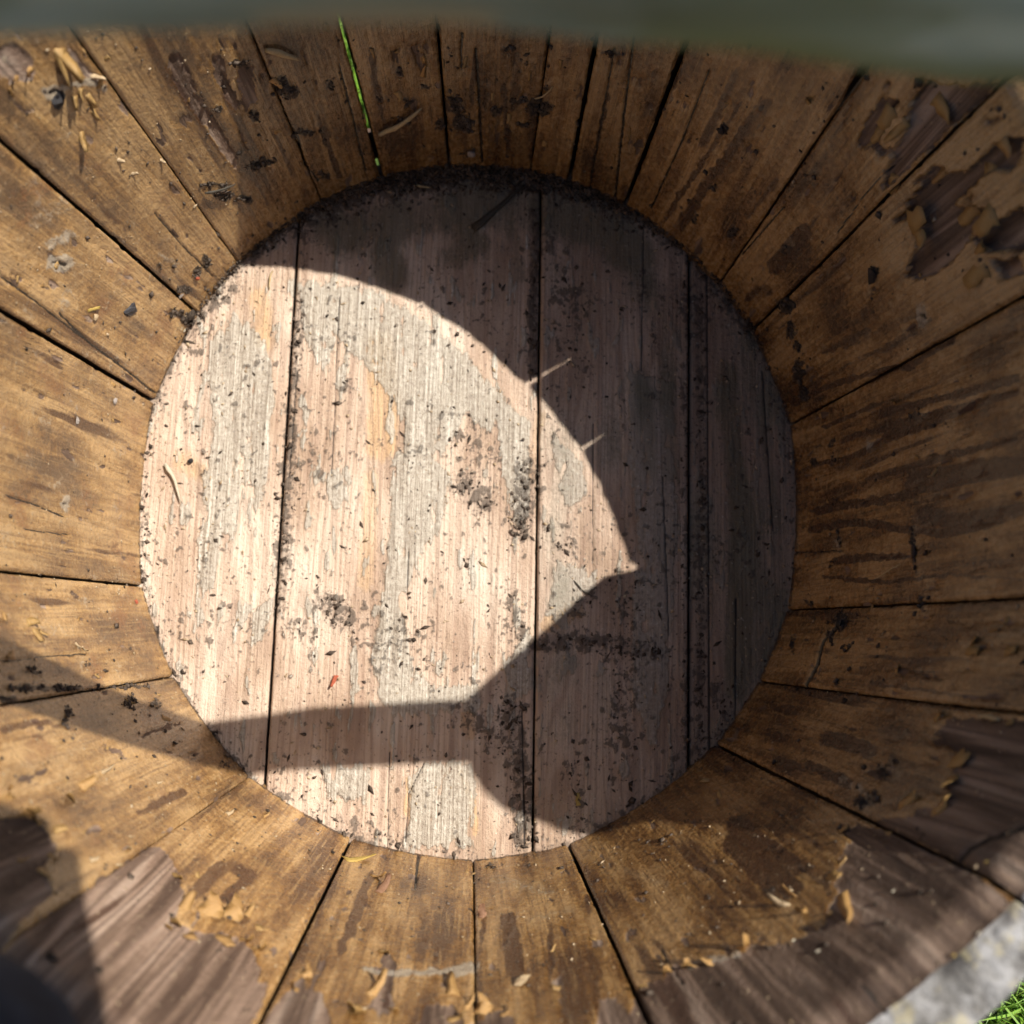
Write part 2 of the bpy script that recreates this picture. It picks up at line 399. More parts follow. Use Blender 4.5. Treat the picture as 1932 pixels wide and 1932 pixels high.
def mat_stave():
    T = NT('varnished_stave_wood')
    v = T.uv()
    A, B, C = T.attr('wear'), T.attr('wear2'), T.attr('wear3')
    grain, blot, tone = C[0], C[1], C[2]
    fibre = T.noise(v, (150, 6, 1), det=3, rough=.65)
    fine = T.noise(v, (66, 50, 1), det=4, rough=.74)
    ring = rings(T, v, (9, .45, 1), 16, .05, .30)
    sf = T.ma('SUBTRACT', fine, .5)
    var = T.st(T.ma('ADD', A[0], T.ma('ADD', T.ma('MULTIPLY', sf, .45), T.ma('MULTIPLY', T.ma('SUBTRACT', fibre, .5), .35))), .44, .56)
    g2 = T.ma('ADD', T.ma('MULTIPLY', grain, .65), T.ma('MULTIPLY', fibre, .35))
    bare = T.ramp(g2, [(.32, (.075, .043, .028)), (.44, (.155, .098, .066)), (.55, (.245, .162, .115)), (.70, (.36, .26, .195))])
    bare = T.mix(T.ma('MULTIPLY', ring, .55), bare, (.050, .026, .016))
    gv = T.ma('ADD', T.ma('MULTIPLY', blot, .36), T.ma('ADD', T.ma('MULTIPLY', grain, .24), T.ma('MULTIPLY', fine, .40)))
    amber = T.ramp(gv, [(.36, (.080, .033, .010)), (.43, (.186, .089, .027)), (.51, (.310, .164, .052)), (.60, (.47, .282, .118))])
    amber = T.mix(T.ma('MULTIPLY', T.st(fibre, .53, .64), .45), amber, (.46, .285, .115))
    amber = T.mix(T.ma('MULTIPLY', T.st(fibre, .46, .36), .50), amber, (.115, .052, .016))
    amber = T.mix(T.ma('MULTIPLY', ring, .28), amber, (.10, .045, .016))
    amber = T.mix(T.ma('MULTIPLY', B[0], .55), amber, (.335, .262, .165))  # pale film: bleached spots and the painted sheen of the west staves
    red = T.st(T.ma('ADD', B[2], T.ma('MULTIPLY', sf, .6)), .47, .55)
    amber = T.mix(T.ma('MULTIPLY', red, .55), amber, (.175, .070, .026))
    col = T.mix(var, bare, amber)
    dk = T.st(T.ma('ADD', A[1], T.ma('ADD', T.ma('MULTIPLY', T.ma('SUBTRACT', g2, .5), 1.2), T.ma('MULTIPLY', sf, .4))), .38, .66)
    col = T.mix(T.ma('MULTIPLY', dk, .86), col, (.056, .021, .009))
    col = T.mix(T.ma('MULTIPLY', T.st(T.ma('ADD', B[0], T.ma('MULTIPLY', sf, .9)), .42, .62), .7), col, (.36, .31, .245))
    col = T.mix(T.ma('MULTIPLY', T.st(fine, .60, .69), .45), col, (.47, .36, .22))
    col = T.mix(T.ma('MULTIPLY', T.st(fine, .37, .30), .5), col, (.055, .032, .018))
    dirt = T.st(T.ma('ADD', A[2], T.ma('MULTIPLY', sf, 1.6)), .50, .70)
    col = T.mix(T.ma('MULTIPLY', dirt, .86), col, (.022, .016, .013))
    col = T.mix(T.st(B[1], .35, .75), col, (.012, .008, .006))
    col = T.mix(1.0, col, T.n_comb(tone), 'MULTIPLY')
    ro = T.ma('ADD', T.ma('MULTIPLY', var, -.49), T.ma('ADD', .75, T.ma('MULTIPLY', sf, .7)))
    ro = T.ma('MAXIMUM', T.ma('ADD', ro, T.ma('MULTIPLY', dirt, .4), clamp=True), .16)
    h = T.ma('ADD', T.ma('MULTIPLY', fine, 1.0), T.ma('ADD', T.ma('MULTIPLY', fibre, .5), T.ma('MULTIPLY', var, .4)))
    T.lk(T.ma('MULTIPLY', var, .5), T.b.inputs['Coat Weight'])
    T.b.inputs['Coat Roughness'].default_value = .26
    return T.out(col, ro, T.bump(h, .7, .0014), .5)

def mat_outer():
    T = NT('weathered_outer_wood')
    v = T.n('TexCoord').outputs['Object']
    g = T.noise(v, (60, 60, 7), det=5)
    b = T.noise(v, (18, 18, 18), det=5, rough=.6, off=(1, 2, 3))
    col = T.ramp(g, [(.3, (.12, .11, .095)), (.5, (.24, .23, .20)), (.7, (.38, .37, .34))])
    col = T.mix(T.ma('MULTIPLY', T.st(b, .5, .68), .5), col, (.19, .20, .11))
    return T.out(col, .85, T.bump(g, .6, .001), .25)

def mat_endgrain():
    T = NT('grey_end_grain')
    v = T.n('TexCoord').outputs['Object']
    b = T.noise(v, (75, 75, 75), det=5, rough=.65)
    c = T.noise(v, (150, 150, 150), det=4, rough=.6, off=(5, 2, 1))
    col = T.ramp(b, [(.34, (.045, .041, .040)), (.46, (.14, .132, .124)), (.57, (.27, .262, .257)), (.72, (.40, .395, .41))])
    col = T.mix(T.ma('MULTIPLY', T.st(c, .52, .62), .55), col, (.36, .31, .18))
    col = T.mix(T.ma('MULTIPLY', T.st(T.noise(v, (45, 45, 45), det=4, off=(8, 8, 8)), .56, .66), .5), col, (.09, .07, .06))
    return T.out(col, .85, T.bump(T.ma('ADD', b, c), .9, .002), .25)

def mat_floor():
    T = NT('weathered_floor_board_wood')
    v = T.uv()
    A, B, C = T.attr('wear'), T.attr('wear2'), T.attr('wear3')
    grain, blot, spk = C[0], C[1], C[2]
    fibre = T.noise(v, (150, 3.4, 1), det=3, rough=.6, off=(2, 0, 0))
    fine = T.noise(v, (74, 58, 1), det=4, rough=.74)
    ring = rings(T, v, (7, .28, 1), 22, .03, .24)
    sf = T.ma('SUBTRACT', fine, .5)
    ff = T.ma('SUBTRACT', fibre, .5)
    col = T.ramp(T.ma('ADD', T.ma('MULTIPLY', blot, .68), T.ma('MULTIPLY', fibre, .32)),
                 [(.30, (.395, .275, .192)), (.45, (.52, .382, .284)), (.57, (.605, .468, .362)), (.74, (.69, .57, .46))])
    orng = T.st(T.ma('ADD', B[0], T.ma('MULTIPLY', ff, .6)), .30, .80)
    col = T.mix(T.ma('MULTIPLY', orng, .62), col, (.60, .38, .19))
    line = T.st(grain, .40, .22)
    col = T.mix(T.ma('MULTIPLY', line, .35), col, (.33, .21, .15))
    col = T.mix(T.ma('MULTIPLY', ring, .36), col, (.27, .17, .12))
    gsd = T.ma('ADD', A[0], T.ma('ADD', T.ma('MULTIPLY', ff, .50), T.ma('MULTIPLY', sf, .55)))
    grey = T.st(gsd, .42, .60)
    rim = T.ma('MULTIPLY', T.st(gsd, .45, .50), T.st(gsd, .56, .51))
    gcol = T.ramp(T.ma('ADD', T.ma('MULTIPLY', fibre, .55), T.ma('MULTIPLY', fine, .45)),
                  [(.36, (.155, .135, .105)), (.45, (.29, .262, .212)), (.54, (.425, .392, .328)), (.64, (.68, .65, .57))])
    col = T.mix(T.ma('MULTIPLY', grey, .74), col, gcol)
    col = T.mix(T.ma('MULTIPLY', rim, .22), col, (.24, .18, .11))
    wet_and_shade = T.st(T.ma('ADD', B[1], T.ma('MULTIPLY', ff, .6)), .30, .70)  # dark stains, plus the shade tone painted on the right-hand boards
    col = T.mix(T.ma('MULTIPLY', wet_and_shade, .60), col, (.13, .078, .052))
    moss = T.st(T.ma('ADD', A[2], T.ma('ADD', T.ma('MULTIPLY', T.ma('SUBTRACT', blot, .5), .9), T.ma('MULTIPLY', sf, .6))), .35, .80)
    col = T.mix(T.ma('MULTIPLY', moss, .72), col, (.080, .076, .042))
    dirt = T.st(T.ma('ADD', spk, T.ma('MULTIPLY', sf, 1.2)), .50, .64)
    col = T.mix(T.ma('MULTIPLY', dirt, .74), col, (.070, .054, .042))
    tiny = T.st(T.ma('ADD', fine, T.ma('MULTIPLY', A[1], -.08)), .40, .32)
    col = T.mix(T.ma('MULTIPLY', tiny, .62), col, (.095, .072, .056))
    col = T.mix(T.ma('MULTIPLY', T.st(A[1], .35, 1.1), .26), col, (.075, .055, .042))
    col = T.mix(T.ma('MULTIPLY', T.st(B[2], .35, .75), .9), col, (.016, .011, .009))
    col = T.mix(T.ma('MULTIPLY', T.st(fine, .61, .69), .40), col, (.76, .70, .59))
    ro = T.ma('ADD', .70, T.ma('MULTIPLY', grey, -.28))
    h = T.ma('ADD', T.ma('MULTIPLY', fine, .9), T.ma('ADD', T.ma('MULTIPLY', fibre, .6), T.ma('MULTIPLY', grey, .3)))
    return T.out(col, ro, T.bump(h, .9, .0012), .45)

def mat_flat(name, c, rough=.7, c2=None, sc=400, spec=.4, trans=0):
    T = NT(name)
    v = T.n('TexCoord').outputs['Object']
    n = T.noise(v, (sc, sc, sc), det=3)
    c2 = c2 or tuple(x * .55 for x in c)
    col = T.mix(T.st(n, .35, .65), c2, c)
    m = T.out(col, rough, T.bump(n, .5, .0006), spec)
    if trans:
        T.b.inputs['Transmission Weight'].default_value = 0
        T.b.inputs['Subsurface Weight'].default_value = trans
        T.b.inputs['Subsurface Scale'].default_value = .001
    return m

def mat_bar():
    T = NT('old_grey_green_bar_wood')
    v = T.n('TexCoord').outputs['Object']
    g = T.noise(v, (7, 70, 70), det=5)
    b = T.noise(v, (26, 40, 40), det=4, off=(2, 2, 2))
    col = T.ramp(g, [(.34, (.20, .19, .145)), (.5, (.42, .395, .32)), (.66, (.66, .62, .53))])
    col = T.mix(T.ma('MULTIPLY', T.st(b, .5, .62), .55), col, (.22, .205, .085))
    W = T.attr('wear')
    col = T.mix(T.ma('MULTIPLY', T.st(T.noise(v, (9, 22, 22), det=3, off=(7, 1, 4)), .42, .60), .6), col, (.085, .088, .07))
    col = T.mix(T.ma('MULTIPLY', W[1], .7), col, (.26, .22, .07))
    col = T.mix(T.st(W[0], .3, .7), col, (.50, .37, .25))
    return T.out(col, .8, T.bump(g, .5, .001), .3)

def mat_soil():
    T = NT('dark_soil')
    v = T.n('TexCoord').outputs['Object']
    n = T.noise(v, (300, 300, 300), det=4)
    return T.out(T.ramp(n, [(.3, (.022, .016, .012)), (.5, (.070, .052, .040)), (.72, (.17, .13, .10))]), .9, T.bump(n, .8, .001), .25)

MJ = mat_flat('dirty_joint_wood', (.050, .030, .017), .8, (.022, .014, .010), 120, .2)
MS, MO, ME, MF, MB, MSOIL = mat_stave(), mat_outer(), mat_endgrain(), mat_floor(), mat_bar(), mat_soil()

# ------------------------------------------------------------------ mesh helpers
def mesh_np(name, V, F, mats, midx=None, uv=None, attrs=None, smooth=None, scale=S):
    """V (n,3); F quads (m,4) int; uv per vertex; attrs {name:(n,3)}"""
    me = bpy.data.meshes.new(name)
    me.vertices.add(len(V))
    me.vertices.foreach_set('co', (np.asarray(V, np.float32) * scale).ravel())
    F = np.asarray(F, np.int32)
    k = F.shape[1]
    me.loops.add(len(F) * k)
    me.loops.foreach_set('vertex_index', F.ravel())
    me.polygons.add(len(F))
    me.polygons.foreach_set('loop_start', np.arange(0, len(F) * k, k, dtype=np.int32))
    me.polygons.foreach_set('loop_total', np.full(len(F), k, np.int32))
    for m in mats:
        me.materials.append(m)
    if midx is not None:
        me.polygons.foreach_set('material_index', np.asarray(midx, np.int32))
    if smooth is not None:
        me.polygons.foreach_set('use_smooth', np.asarray(smooth, bool))
    me.update(calc_edges=True)
    if uv is not None:
        l = me.uv_layers.new(name='UVMap')
        l.data.foreach_set('uv', np.asarray(uv, np.float32)[F.ravel()].ravel())
    for n, a in (attrs or {}).items():
        at = me.attributes.new(n, 'FLOAT_COLOR', 'POINT')
        at.data.foreach_set('color', np.c_[a, np.ones(len(a))].astype(np.float32).ravel())
    return me

def obj(name, me, parent=None, loc=None):
    o = bpy.data.objects.new(name, me)
    scene.collection.objects.link(o)
    if parent is not None:
        o.parent = parent
    if loc is not None:
        o.location = loc
    return o

def tag(o, label, cat, group=None, kind=None):
    if label:
        o['label'] = label
    if cat:
        o['category'] = cat
    if group:
        o['group'] = group
    if kind:
        o['kind'] = kind
    return o

def grid_faces(nu, nv, off=0):
    i, j = np.meshgrid(np.arange(nu - 1), np.arange(nv - 1), indexing='ij')
    a = (i * nv + j + off).ravel()
    return np.stack([a, a + nv, a + nv + 1, a + 1], 1)

# ------------------------------------------------------------------ the tub
tub = bpy.data.objects.new('wooden_tub', None)
scene.collection.objects.link(tub)
tag(tub, 'oval wooden stave tub seen from above, peeling amber varnish inside and pale floor boards', 'tub')

EAR_PROF = [(-.45, 0), (-.36, .15), (-.305, .361), (-.227, .577), (-.12, .76), (-.02, .94), (.06, 1.04), (.125, 1.107), (.223, 1.131), (.45, 1.125)]

def stave_top(i, u, th):
    base = H + 0 * u
    if i == EAR_E:
        s = np.sin(th) * 1.36
        return base + np.interp(s, [p[0] for p in EAR_PROF], [p[1] for p in EAR_PROF])
    if i == EAR_W:
        return base + 1.3 * ss(0, .16, u) * ss(1, .84, u) * (1 - .12 * (2 * u - 1) ** 2)
    return base + .010 * (vn(u * 9, u * 0 + i, 5) - .5) + .012 * (_h(np.array([i]), np.array([3]), 1)[0] - .5)

# old varnish tone of each stave, also painting in shaded north-east and sunlit west
TONE = [.86, .92, .98, .74, .84, .66, .80, .70, .88, .96, 1.06, .96, 1.06, 1.0, 1.14, .90, .80, .78, .76, .82, .90]
stave_objs = []
stave_frames = []
OPEN = {7: (-1, 9), 2: (H - .42, H + 9), 1: (H - .09, H + 9), 0: (H - .10, H + 9)}   # joints open right through: from z to z

def stave_edges(i, z, side):
    """inner-face gap (radians) on one side of joint i at height z, and outer-face gap"""
    g = seam[i % NS][2] * .5
    op = OPEN.get(i % NS)
    out = 0 * z
    if op is not None:
        k = ss(op[0], op[0] + .12 if i % NS == 2 else op[0] + .06, z)
        out = k * {7: g * .95, 2: .0095, 1: .0065, 0: .018}[i % NS]
        if i % NS != 7:
            g = np.maximum(g, out)
        if i % NS == 2:      # this split runs slantwise through the wood
            out = k * (.0215 if side else -.0035)
    zz = np.clip(z, 0, H)
    wob = .0035 * (fbm(zz * 9, 0 * z + i * 3 + side, 3, 40 + i) - .5) + .003 * ss(.62, .8, vn(zz * 24, 0 * z + i * 7 + side * 3, 9))
    wob = wob * np.minimum(1, g / .004)
    return np.maximum(g + wob, .0004) / (1 + (RT - 1) * zz / H), out

for i in range(NS):
    w = (seam[(i + 1) % NS][0] - seam[i][0]) % (2 * math.pi)
    nu = max(36, int(w / .0034))
    nv = 230
    u = np.linspace(0, 1, nu)
    # finer towards the edges so that the rounded arrises are shaped
    u = u - .06 * np.sin(4 * math.pi * u) / (4 * math.pi) * 0
    vv = np.linspace(0, 1, nv)
    U, Vv = np.meshgrid(u, vv, indexing='ij')
    thm = seam[i][0] + w * U
    ztop = stave_top(i, U, thm)
    Z = -.14 + Vv * (ztop + .14)
    gl, ol = stave_edges(i, Z, 0)
    gr, orr = stave_edges(i + 1, Z, 1)
    base1 = seam_th(i + 1, Z) if i + 1 < NS else seam_th(0, Z) + 2 * math.pi
    base0 = seam_th(i, Z)
    if np.mean(base1 - base0) < 0:
        base1 = base1 + 2 * math.pi
    if i == EAR_E:
        base1 = base1 +   .050 * ss(H * .97, H * 1.12, Z)
    TH = base0 + gl + U * (base1 - gr - base0 - gl)
    P = surf(TH, Z)
    # true width coordinates
    arc = (TH - .5 * (base0 + base1)) * (1 + (RT - 1) * Z / H)
    lenc = Z
    thc = .5 * (base0 + base1)
    half = .5 * (base1 - base0)
    # flatter than the circle between the joints
    flat = .40 * (1 - np.cos(half) / np.cos(TH - thc))
    nrm2 = np.stack([np.cos(TH), np.sin(TH), 0 * TH], -1)
    PX = to_px(P.reshape(-1, 3))
    px = PX[:, 0].reshape(U.shape)
    py = PX[:, 1].reshape(U.shape)
    flatpx = PX
    n = len(PX)
    uvx = arc + i * 3.7
    uvy = lenc
    # --- wear masks
    warp = np.stack([(fbm(px / 16, py / 16, 3, 3) - .5), (fbm(px / 16, py / 16, 3, 8) - .5)], -1).reshape(-1, 2) * 16
    wp = flatpx + warp
    wb = wp + np.stack([(fbm(px / 5, py / 5, 2, 13) - .5), (fbm(px / 5, py / 5, 2, 18) - .5)], -1).reshape(-1, 2) * 9
    bsd = np.full(n, -60.0)
    for poly in BARE:
        bsd = np.maximum(bsd, poly_sd(wb, poly))
    bsd = np.where(bsd > -40, bsd + 34 * (fbm(uvx.ravel() * 22, uvy.ravel() * 4.5, 4, 19) - .5), bsd)
    varn = .5 - np.clip(bsd / 11, -.5, .5)
    # scattered small losses
    loss = fbm(uvx.ravel() * 26, uvy.ravel() * 9, 4, 21)
    varn = np.minimum(varn, .5 + np.clip((.70 - loss) * 4, -.3, .5))
    dark = np.zeros(n)
    for pl, hw, st in DARK:
        d = line_d(wp, pl)
        dark = np.maximum(dark, st * ss(hw * 1.7, hw * .35, d))
    sx_ = uvx.ravel() + .05 * (fbm(uvx.ravel() * 3, uvy.ravel() * 2.4, 3, 59) - .5)
    stre = fbm(sx_ * 13, uvy.ravel() * 1.1, 4, 60 + i)
    dark = np.maximum(dark, .62 * ss(.52, .76, stre))
    grime = np.zeros(n)
    for gx, gy, rx, ry, st in GRIME:
        m = (np.abs(wp[:, 0] - gx) < rx * 2.2) & (np.abs(wp[:, 1] - gy) < ry * 2.2)
        if m.any():
            d = np.hypot((wp[m, 0] - gx) / rx, (wp[m, 1] - gy) / ry)
            grime[m] = np.maximum(grime[m], st * ss(1.5, .3, d))
    zf = Z.ravel()
    thf = TH.ravel()
    north = ss(.1, .9, np.sin(thf))
    grime = np.maximum(grime, np.maximum((.42 + .25 * north) * ss(.05, .0, zf) * vn(thf * 30, zf * 30, 4), (.45 + .4 * fbm(thf * 7, zf * 2, 3, 7)) * ss(.020, .002, zf + .012 * (fbm(thf * 14, zf * 3, 3, 6) - .5))))  # soil at the stave foot, plus a narrow dark contact line
    grime = np.maximum(grime, .34 * north * fbm(thf * 14, zf * 10, 4, 71))
    cr = np.zeros(n)
    for pl, hw in CRACKS:
        d = line_d(flatpx + warp * .25, pl)
        cr = np.maximum(cr, ss(hw * 1.5 + 1.2, hw * .3, d))
    bleach_sheen = np.zeros(n)
    for kx, ky, rx, ry, st in KNOTS:
        d = np.hypot((wp[:, 0] - kx) / rx, (wp[:, 1] - ky) / ry)
        bleach_sheen = np.maximum(bleach_sheen, st * ss(1.2, .2, d))
        cr = np.maximum(cr, .8 * ss(.34, .12, np.hypot((wp[:, 0] - kx) / rx * .6, (wp[:, 1] - ky) / ry * 1.5)) * (st > .7))
    for pl, hw, st in BLEACH:
        bleach_sheen = np.maximum(bleach_sheen, st * ss(hw * 1.6, hw * .3, line_d(wp, pl)))
    west = ss(.2, .9, -np.cos(thf))
    bleach_sheen = np.maximum(bleach_sheen, .62 * west * fbm(uvx.ravel() * 14, uvy.ravel() * 12, 4, 90))  # pale film painted on the west staves for their sunlit sheen and haze
    red = (.25 + .35 * west) * fbm(uvx.ravel() * 7, uvy.ravel() * 6, 4, 95) * 1.3
    # --- relief (towards the tub's middle is positive)
    rel = .0045 * (varn - .5) + .0036 * (fbm(uvx.ravel() * 40, uvy.ravel() * 3, 3, 31) - .5) * (1 - .5 * varn)
    rel = rel + .0035 * (fbm(uvx.ravel() * 9, uvy.ravel() * 7, 3, 32) - .5)
    rel = rel + .004 * grime * fbm(uvx.ravel() * 60, uvy.ravel() * 60, 2, 33) - .006 * cr
    chunky = ss(1560, 1700, flatpx[:, 0]) * ss(640, 480, flatpx[:, 1])
    rel = rel + chunky * (.016 * ss(.42, .58, varn) + .006 * (fbm(uvx.ravel() * 18, uvy.ravel() * 9, 3, 34) - .5))
    rel = rel + .016 * ss(.3, .6, bleach_sheen) * (fbm(uvx.ravel() * 34, uvy.ravel() * 34, 3, 35) - .4)
    # rounded and chipped arrises
    eu = np.minimum(U, 1 - U).ravel() * (base1 - base0).ravel()
    ch = .003 + .005 * vn(zf * 16, thf * 0 + i + (U.ravel() > .5) * 50, 77)
    rel = rel - .006 * ss(ch, 0, eu) ** 2
    # worn inner edge of the rim
    zt = ztop.ravel() - zf
    rel = rel - .03 * ss(.05 + .03 * vn(thf * 20, zf * 0, 78), 0, zt) ** 2
    rr = (flat.ravel() * (1 + (RT - 1) * zf / H) + rel)
    Pin = P.reshape(-1, 3) - nrm2.reshape(-1, 3) * rr[:, None]
    # lens-near top: ears keep the stave's flare
    # --- outer skin
    thick = THICK
    bo0 = base0 + ol
    bo1 = base1 - orr
    THo = bo0 + U * (bo1 - bo0)
    ncol = 9
    ou = np.linspace(0, 1, ncol)
    jj = np.linspace(0, nv - 1, 30).astype(int)
    oi = np.round(ou * (nu - 1)).astype(int)
    THs = THo[np.ix_(oi, jj)]
    Zs = Z[np.ix_(oi, jj)]
    Pout = surf(THs, Zs) + np.stack([np.cos(THs), np.sin(THs), 0 * THs], -1) * thick
    V = [Pin]
    F = [grid_faces(nu, nv)[:, ::-1]]
    mi = [np.zeros(len(F[0]), int)]
    sm = [np.ones(len(F[0]), bool)]
    off = n
    V.append(Pout.reshape(-1, 3))
    fo = grid_faces(ncol, len(jj), off)
    F.append(fo)
    mi.append(np.ones(len(fo), int))
    sm.append(np.ones(len(fo), bool))
    off += Pout.size // 3
    A3 = np.stack([varn, dark, grime], 1)
    B3 = np.stack([bleach_sheen, cr, red], 1)
    uf, vf = uvx.ravel(), uvy.ravel()
    wg = .35 * (fbm(uf * 2, vf * 1.1, 2, 300) - .5)
    grain = fbm((uf + wg * .3) * 24, vf * 1.5, 4, 200 + i)
    grain = np.clip(.5 + (grain - .5) * 1.7, 0, 1)
    blot = np.clip(.5 + (fbm(uf * 6, vf * 3.5, 5, 230) - .5) * 1.9 + .10 * (_h(np.array([i]), np.array([8]), 2)[0] - .5), 0, 1)
    ck = ss(1560, 1700, flatpx[:, 0]) * ss(640, 480, flatpx[:, 1])
    blot = np.clip(blot + .25 * ck, 0, 1)
    tone = np.full(n, TONE[i])
    C3 = np.stack([grain, blot, tone], 1)
    uvs = [np.stack([uvx.ravel(), uvy.ravel()], 1)]
    uvs.append(np.stack([np.zeros(Pout.size // 3), np.zeros(Pout.size // 3)], 1))
    # sides and top: strips between matching inner and outer rows
    def strip(inner, outer, mat, flip, nmid=1):
        global off
        rows = [inner]
        for k in range(1, nmid):
            rows.append(inner + (outer - inner) * k / nmid)
        rows.append(outer)
        R = np.stack(rows)
        f = grid_faces(R.shape[0], R.shape[1], off)
        if flip:
            f = f[:, ::-1]
        V.append(R.reshape(-1, 3))
        F.append(f)
        mi.append(np.full(len(f), mat, int))
        sm.append(np.zeros(len(f), bool))
        uvs.append(np.zeros((R.size // 3, 2)))
        off += R.size // 3
    Pg = Pin.reshape(nu, nv, 3)
    def fullrow(idx_u):
        th = THo[idx_u]
        z = Z[idx_u]
        return surf(th, z) + np.stack([np.cos(th), np.sin(th), 0 * th], -1) * thick
    strip(Pg[0], fullrow(0), 3, False)
    strip(Pg[-1], fullrow(-1), 3, True)
    tht, zt2 = THo[:, -1], Z[:, -1]
    topo = surf(tht, zt2) + np.stack([np.cos(tht), np.sin(tht), 0 * tht], -1) * thick
    off0 = off
    rows = [Pg[:, -1]]
    nm = 12
    for k in range(1, nm + 1):
        q = Pg[:, -1] + (topo - Pg[:, -1]) * k / nm
        q = q.copy()
        e = min(k, nm - k) / nm * 2
        q[:, 2] += .012 * (fbm(q[:, 0] * 22, q[:, 1] * 22, 3, 55) - .4) * min(1, e * 2.5) + (.012 * min(1, k / 2) if k < nm else 0)
        rows.append(q)
    R = np.stack(rows)
    f = grid_faces(R.shape[0], R.shape[1], off)
    V.append(R.reshape(-1, 3))
    F.append(f[:, ::-1])
    mi.append(np.full(len(f), 2, int))
    sm.append(np.ones(len(f), bool))
    uvs.append(np.zeros((R.size // 3, 2)))
    off += R.size // 3
    V = np.concatenate(V)
    nA = len(V)
    A3 = np.concatenate([A3, np.zeros((nA - n, 3))])
    B3 = np.concatenate([B3, np.zeros((nA - n, 3))])
    C3 = np.concatenate([C3, np.ones((nA - n, 3))])
    me = mesh_np('stave', V, np.concatenate(F), [MS, MO, ME, MJ], np.concatenate(mi), np.concatenate(uvs),
                 {'wear': A3, 'wear2': B3, 'wear3': C3}, np.concatenate(sm))
    o = obj('stave', me, tub)
    stave_objs.append(o)
    stave_frames.append((varn.reshape(nu, nv), Pg, PX.reshape(nu, nv, 2), TH, Z))

# ------------------------------------------------------------------ floor boards
FS = [((560, 460), (498, 1480), 4.0), ((1021, 360), (1005, 1600), 4.0), ((1301, 480), (1300, 1460), 5)]
def fx_line(a, b):
    p, q = px_floor(*a), px_floor(*b)
    m = (q[0] - p[0]) / (q[1] - p[1])
    return p[0] - m * p[1], m
fl = [(-1.06, 0)] + [fx_line(a, b) for a, b, g in FS] + [(1.06, 0)]
GREY = [
    [(395, 640), (425, 615), (440, 590), (500, 640), (515, 700), (518, 770), (505, 800), (470, 830), (478, 880), (455, 940), (445, 1000), (420, 1040), (405, 1110), (380, 1120), (372, 1080), (388, 960), (380, 900), (405, 820), (395, 720)],
    [(480, 690), (495, 660), (515, 700), (505, 900), (490, 960), (470, 900)],
    [(560, 530), (700, 545), (800, 600), (890, 680), (960, 760), (1000, 800), (990, 860), (940, 830), (880, 790), (830, 860), (760, 850), (745, 760), (700, 700), (640, 640), (610, 700), (575, 640)],
    [(740, 850), (800, 840), (850, 900), (830, 1000), (790, 1050), (760, 1140), (770, 1230), (830, 1330), (720, 1330), (700, 1240), (720, 1130), (735, 1000)],
    [(930, 760), (1000, 790), (1000, 960), (975, 1000), (950, 900)], [(1040, 820), (1100, 870), (1110, 930), (1070, 960), (1050, 900)],
    [(600, 900), (640, 880), (660, 940), (630, 960)], [(740, 1300), (900, 1290), (910, 1330), (900, 1345), (740, 1350)],
    [(770, 1470), (800, 1440), (890, 1440), (900, 1500), (880, 1560), (895, 1600), (760, 1600), (775, 1530)], [(600, 1440), (700, 1450), (690, 1520), (620, 1500)],
    [(960, 1240), (1000, 1180), (1010, 1300), (950, 1330)], [(1180, 700), (1270, 720), (1280, 1000), (1260, 1300), (1230, 1420), (1190, 1300), (1200, 1000)],
    [(480, 1150), (520, 1120), (500, 1200), (470, 1220)], [(1050, 1060), (1130, 1080), (1100, 1150), (1030, 1160)],
]
ORNG = [([(715, 650), (725, 760), (720, 840)], 34, .9), ([(700, 900), (690, 1100)], 22, .6), ([(490, 560), (500, 640)], 26, .7), ([(450, 900), (440, 1000)], 30, .35),
        ([(330, 700), (320, 850)], 40, .35), ([(540, 1250), (560, 1400)], 40, .25), ([(1030, 1180), (1090, 1150)], 16, 1), ([(1020, 780), (1000, 900)], 14, .6),
        ([(870, 1460), (890, 1510), (897, 1570)], 7, 1), ([(772, 1470), (768, 1540)], 6, 1), ([(880, 1345), (885, 1385)], 14, .9), ([(345, 870), (375, 890)], 26, .7), ([(610, 1380), (640, 1480)], 30, .3)]
WET = [([(1030, 1180), (1120, 1130)], 18, .5), ([(975, 1200), (960, 1350), (950, 1560)], 22, .35), ([(1010, 360), (1005, 700)], 12, .7), ([(1005, 1000), (1003, 1300)], 8, .4),
       ([(1320, 500), (1325, 900), (1320, 1440)], 14, .6), ([(390, 1090), (400, 1150)], 22, .4), ([(375, 880), (380, 960)], 14, .5), ([(1010, 1215), (1250, 1220)], 12, .4)]
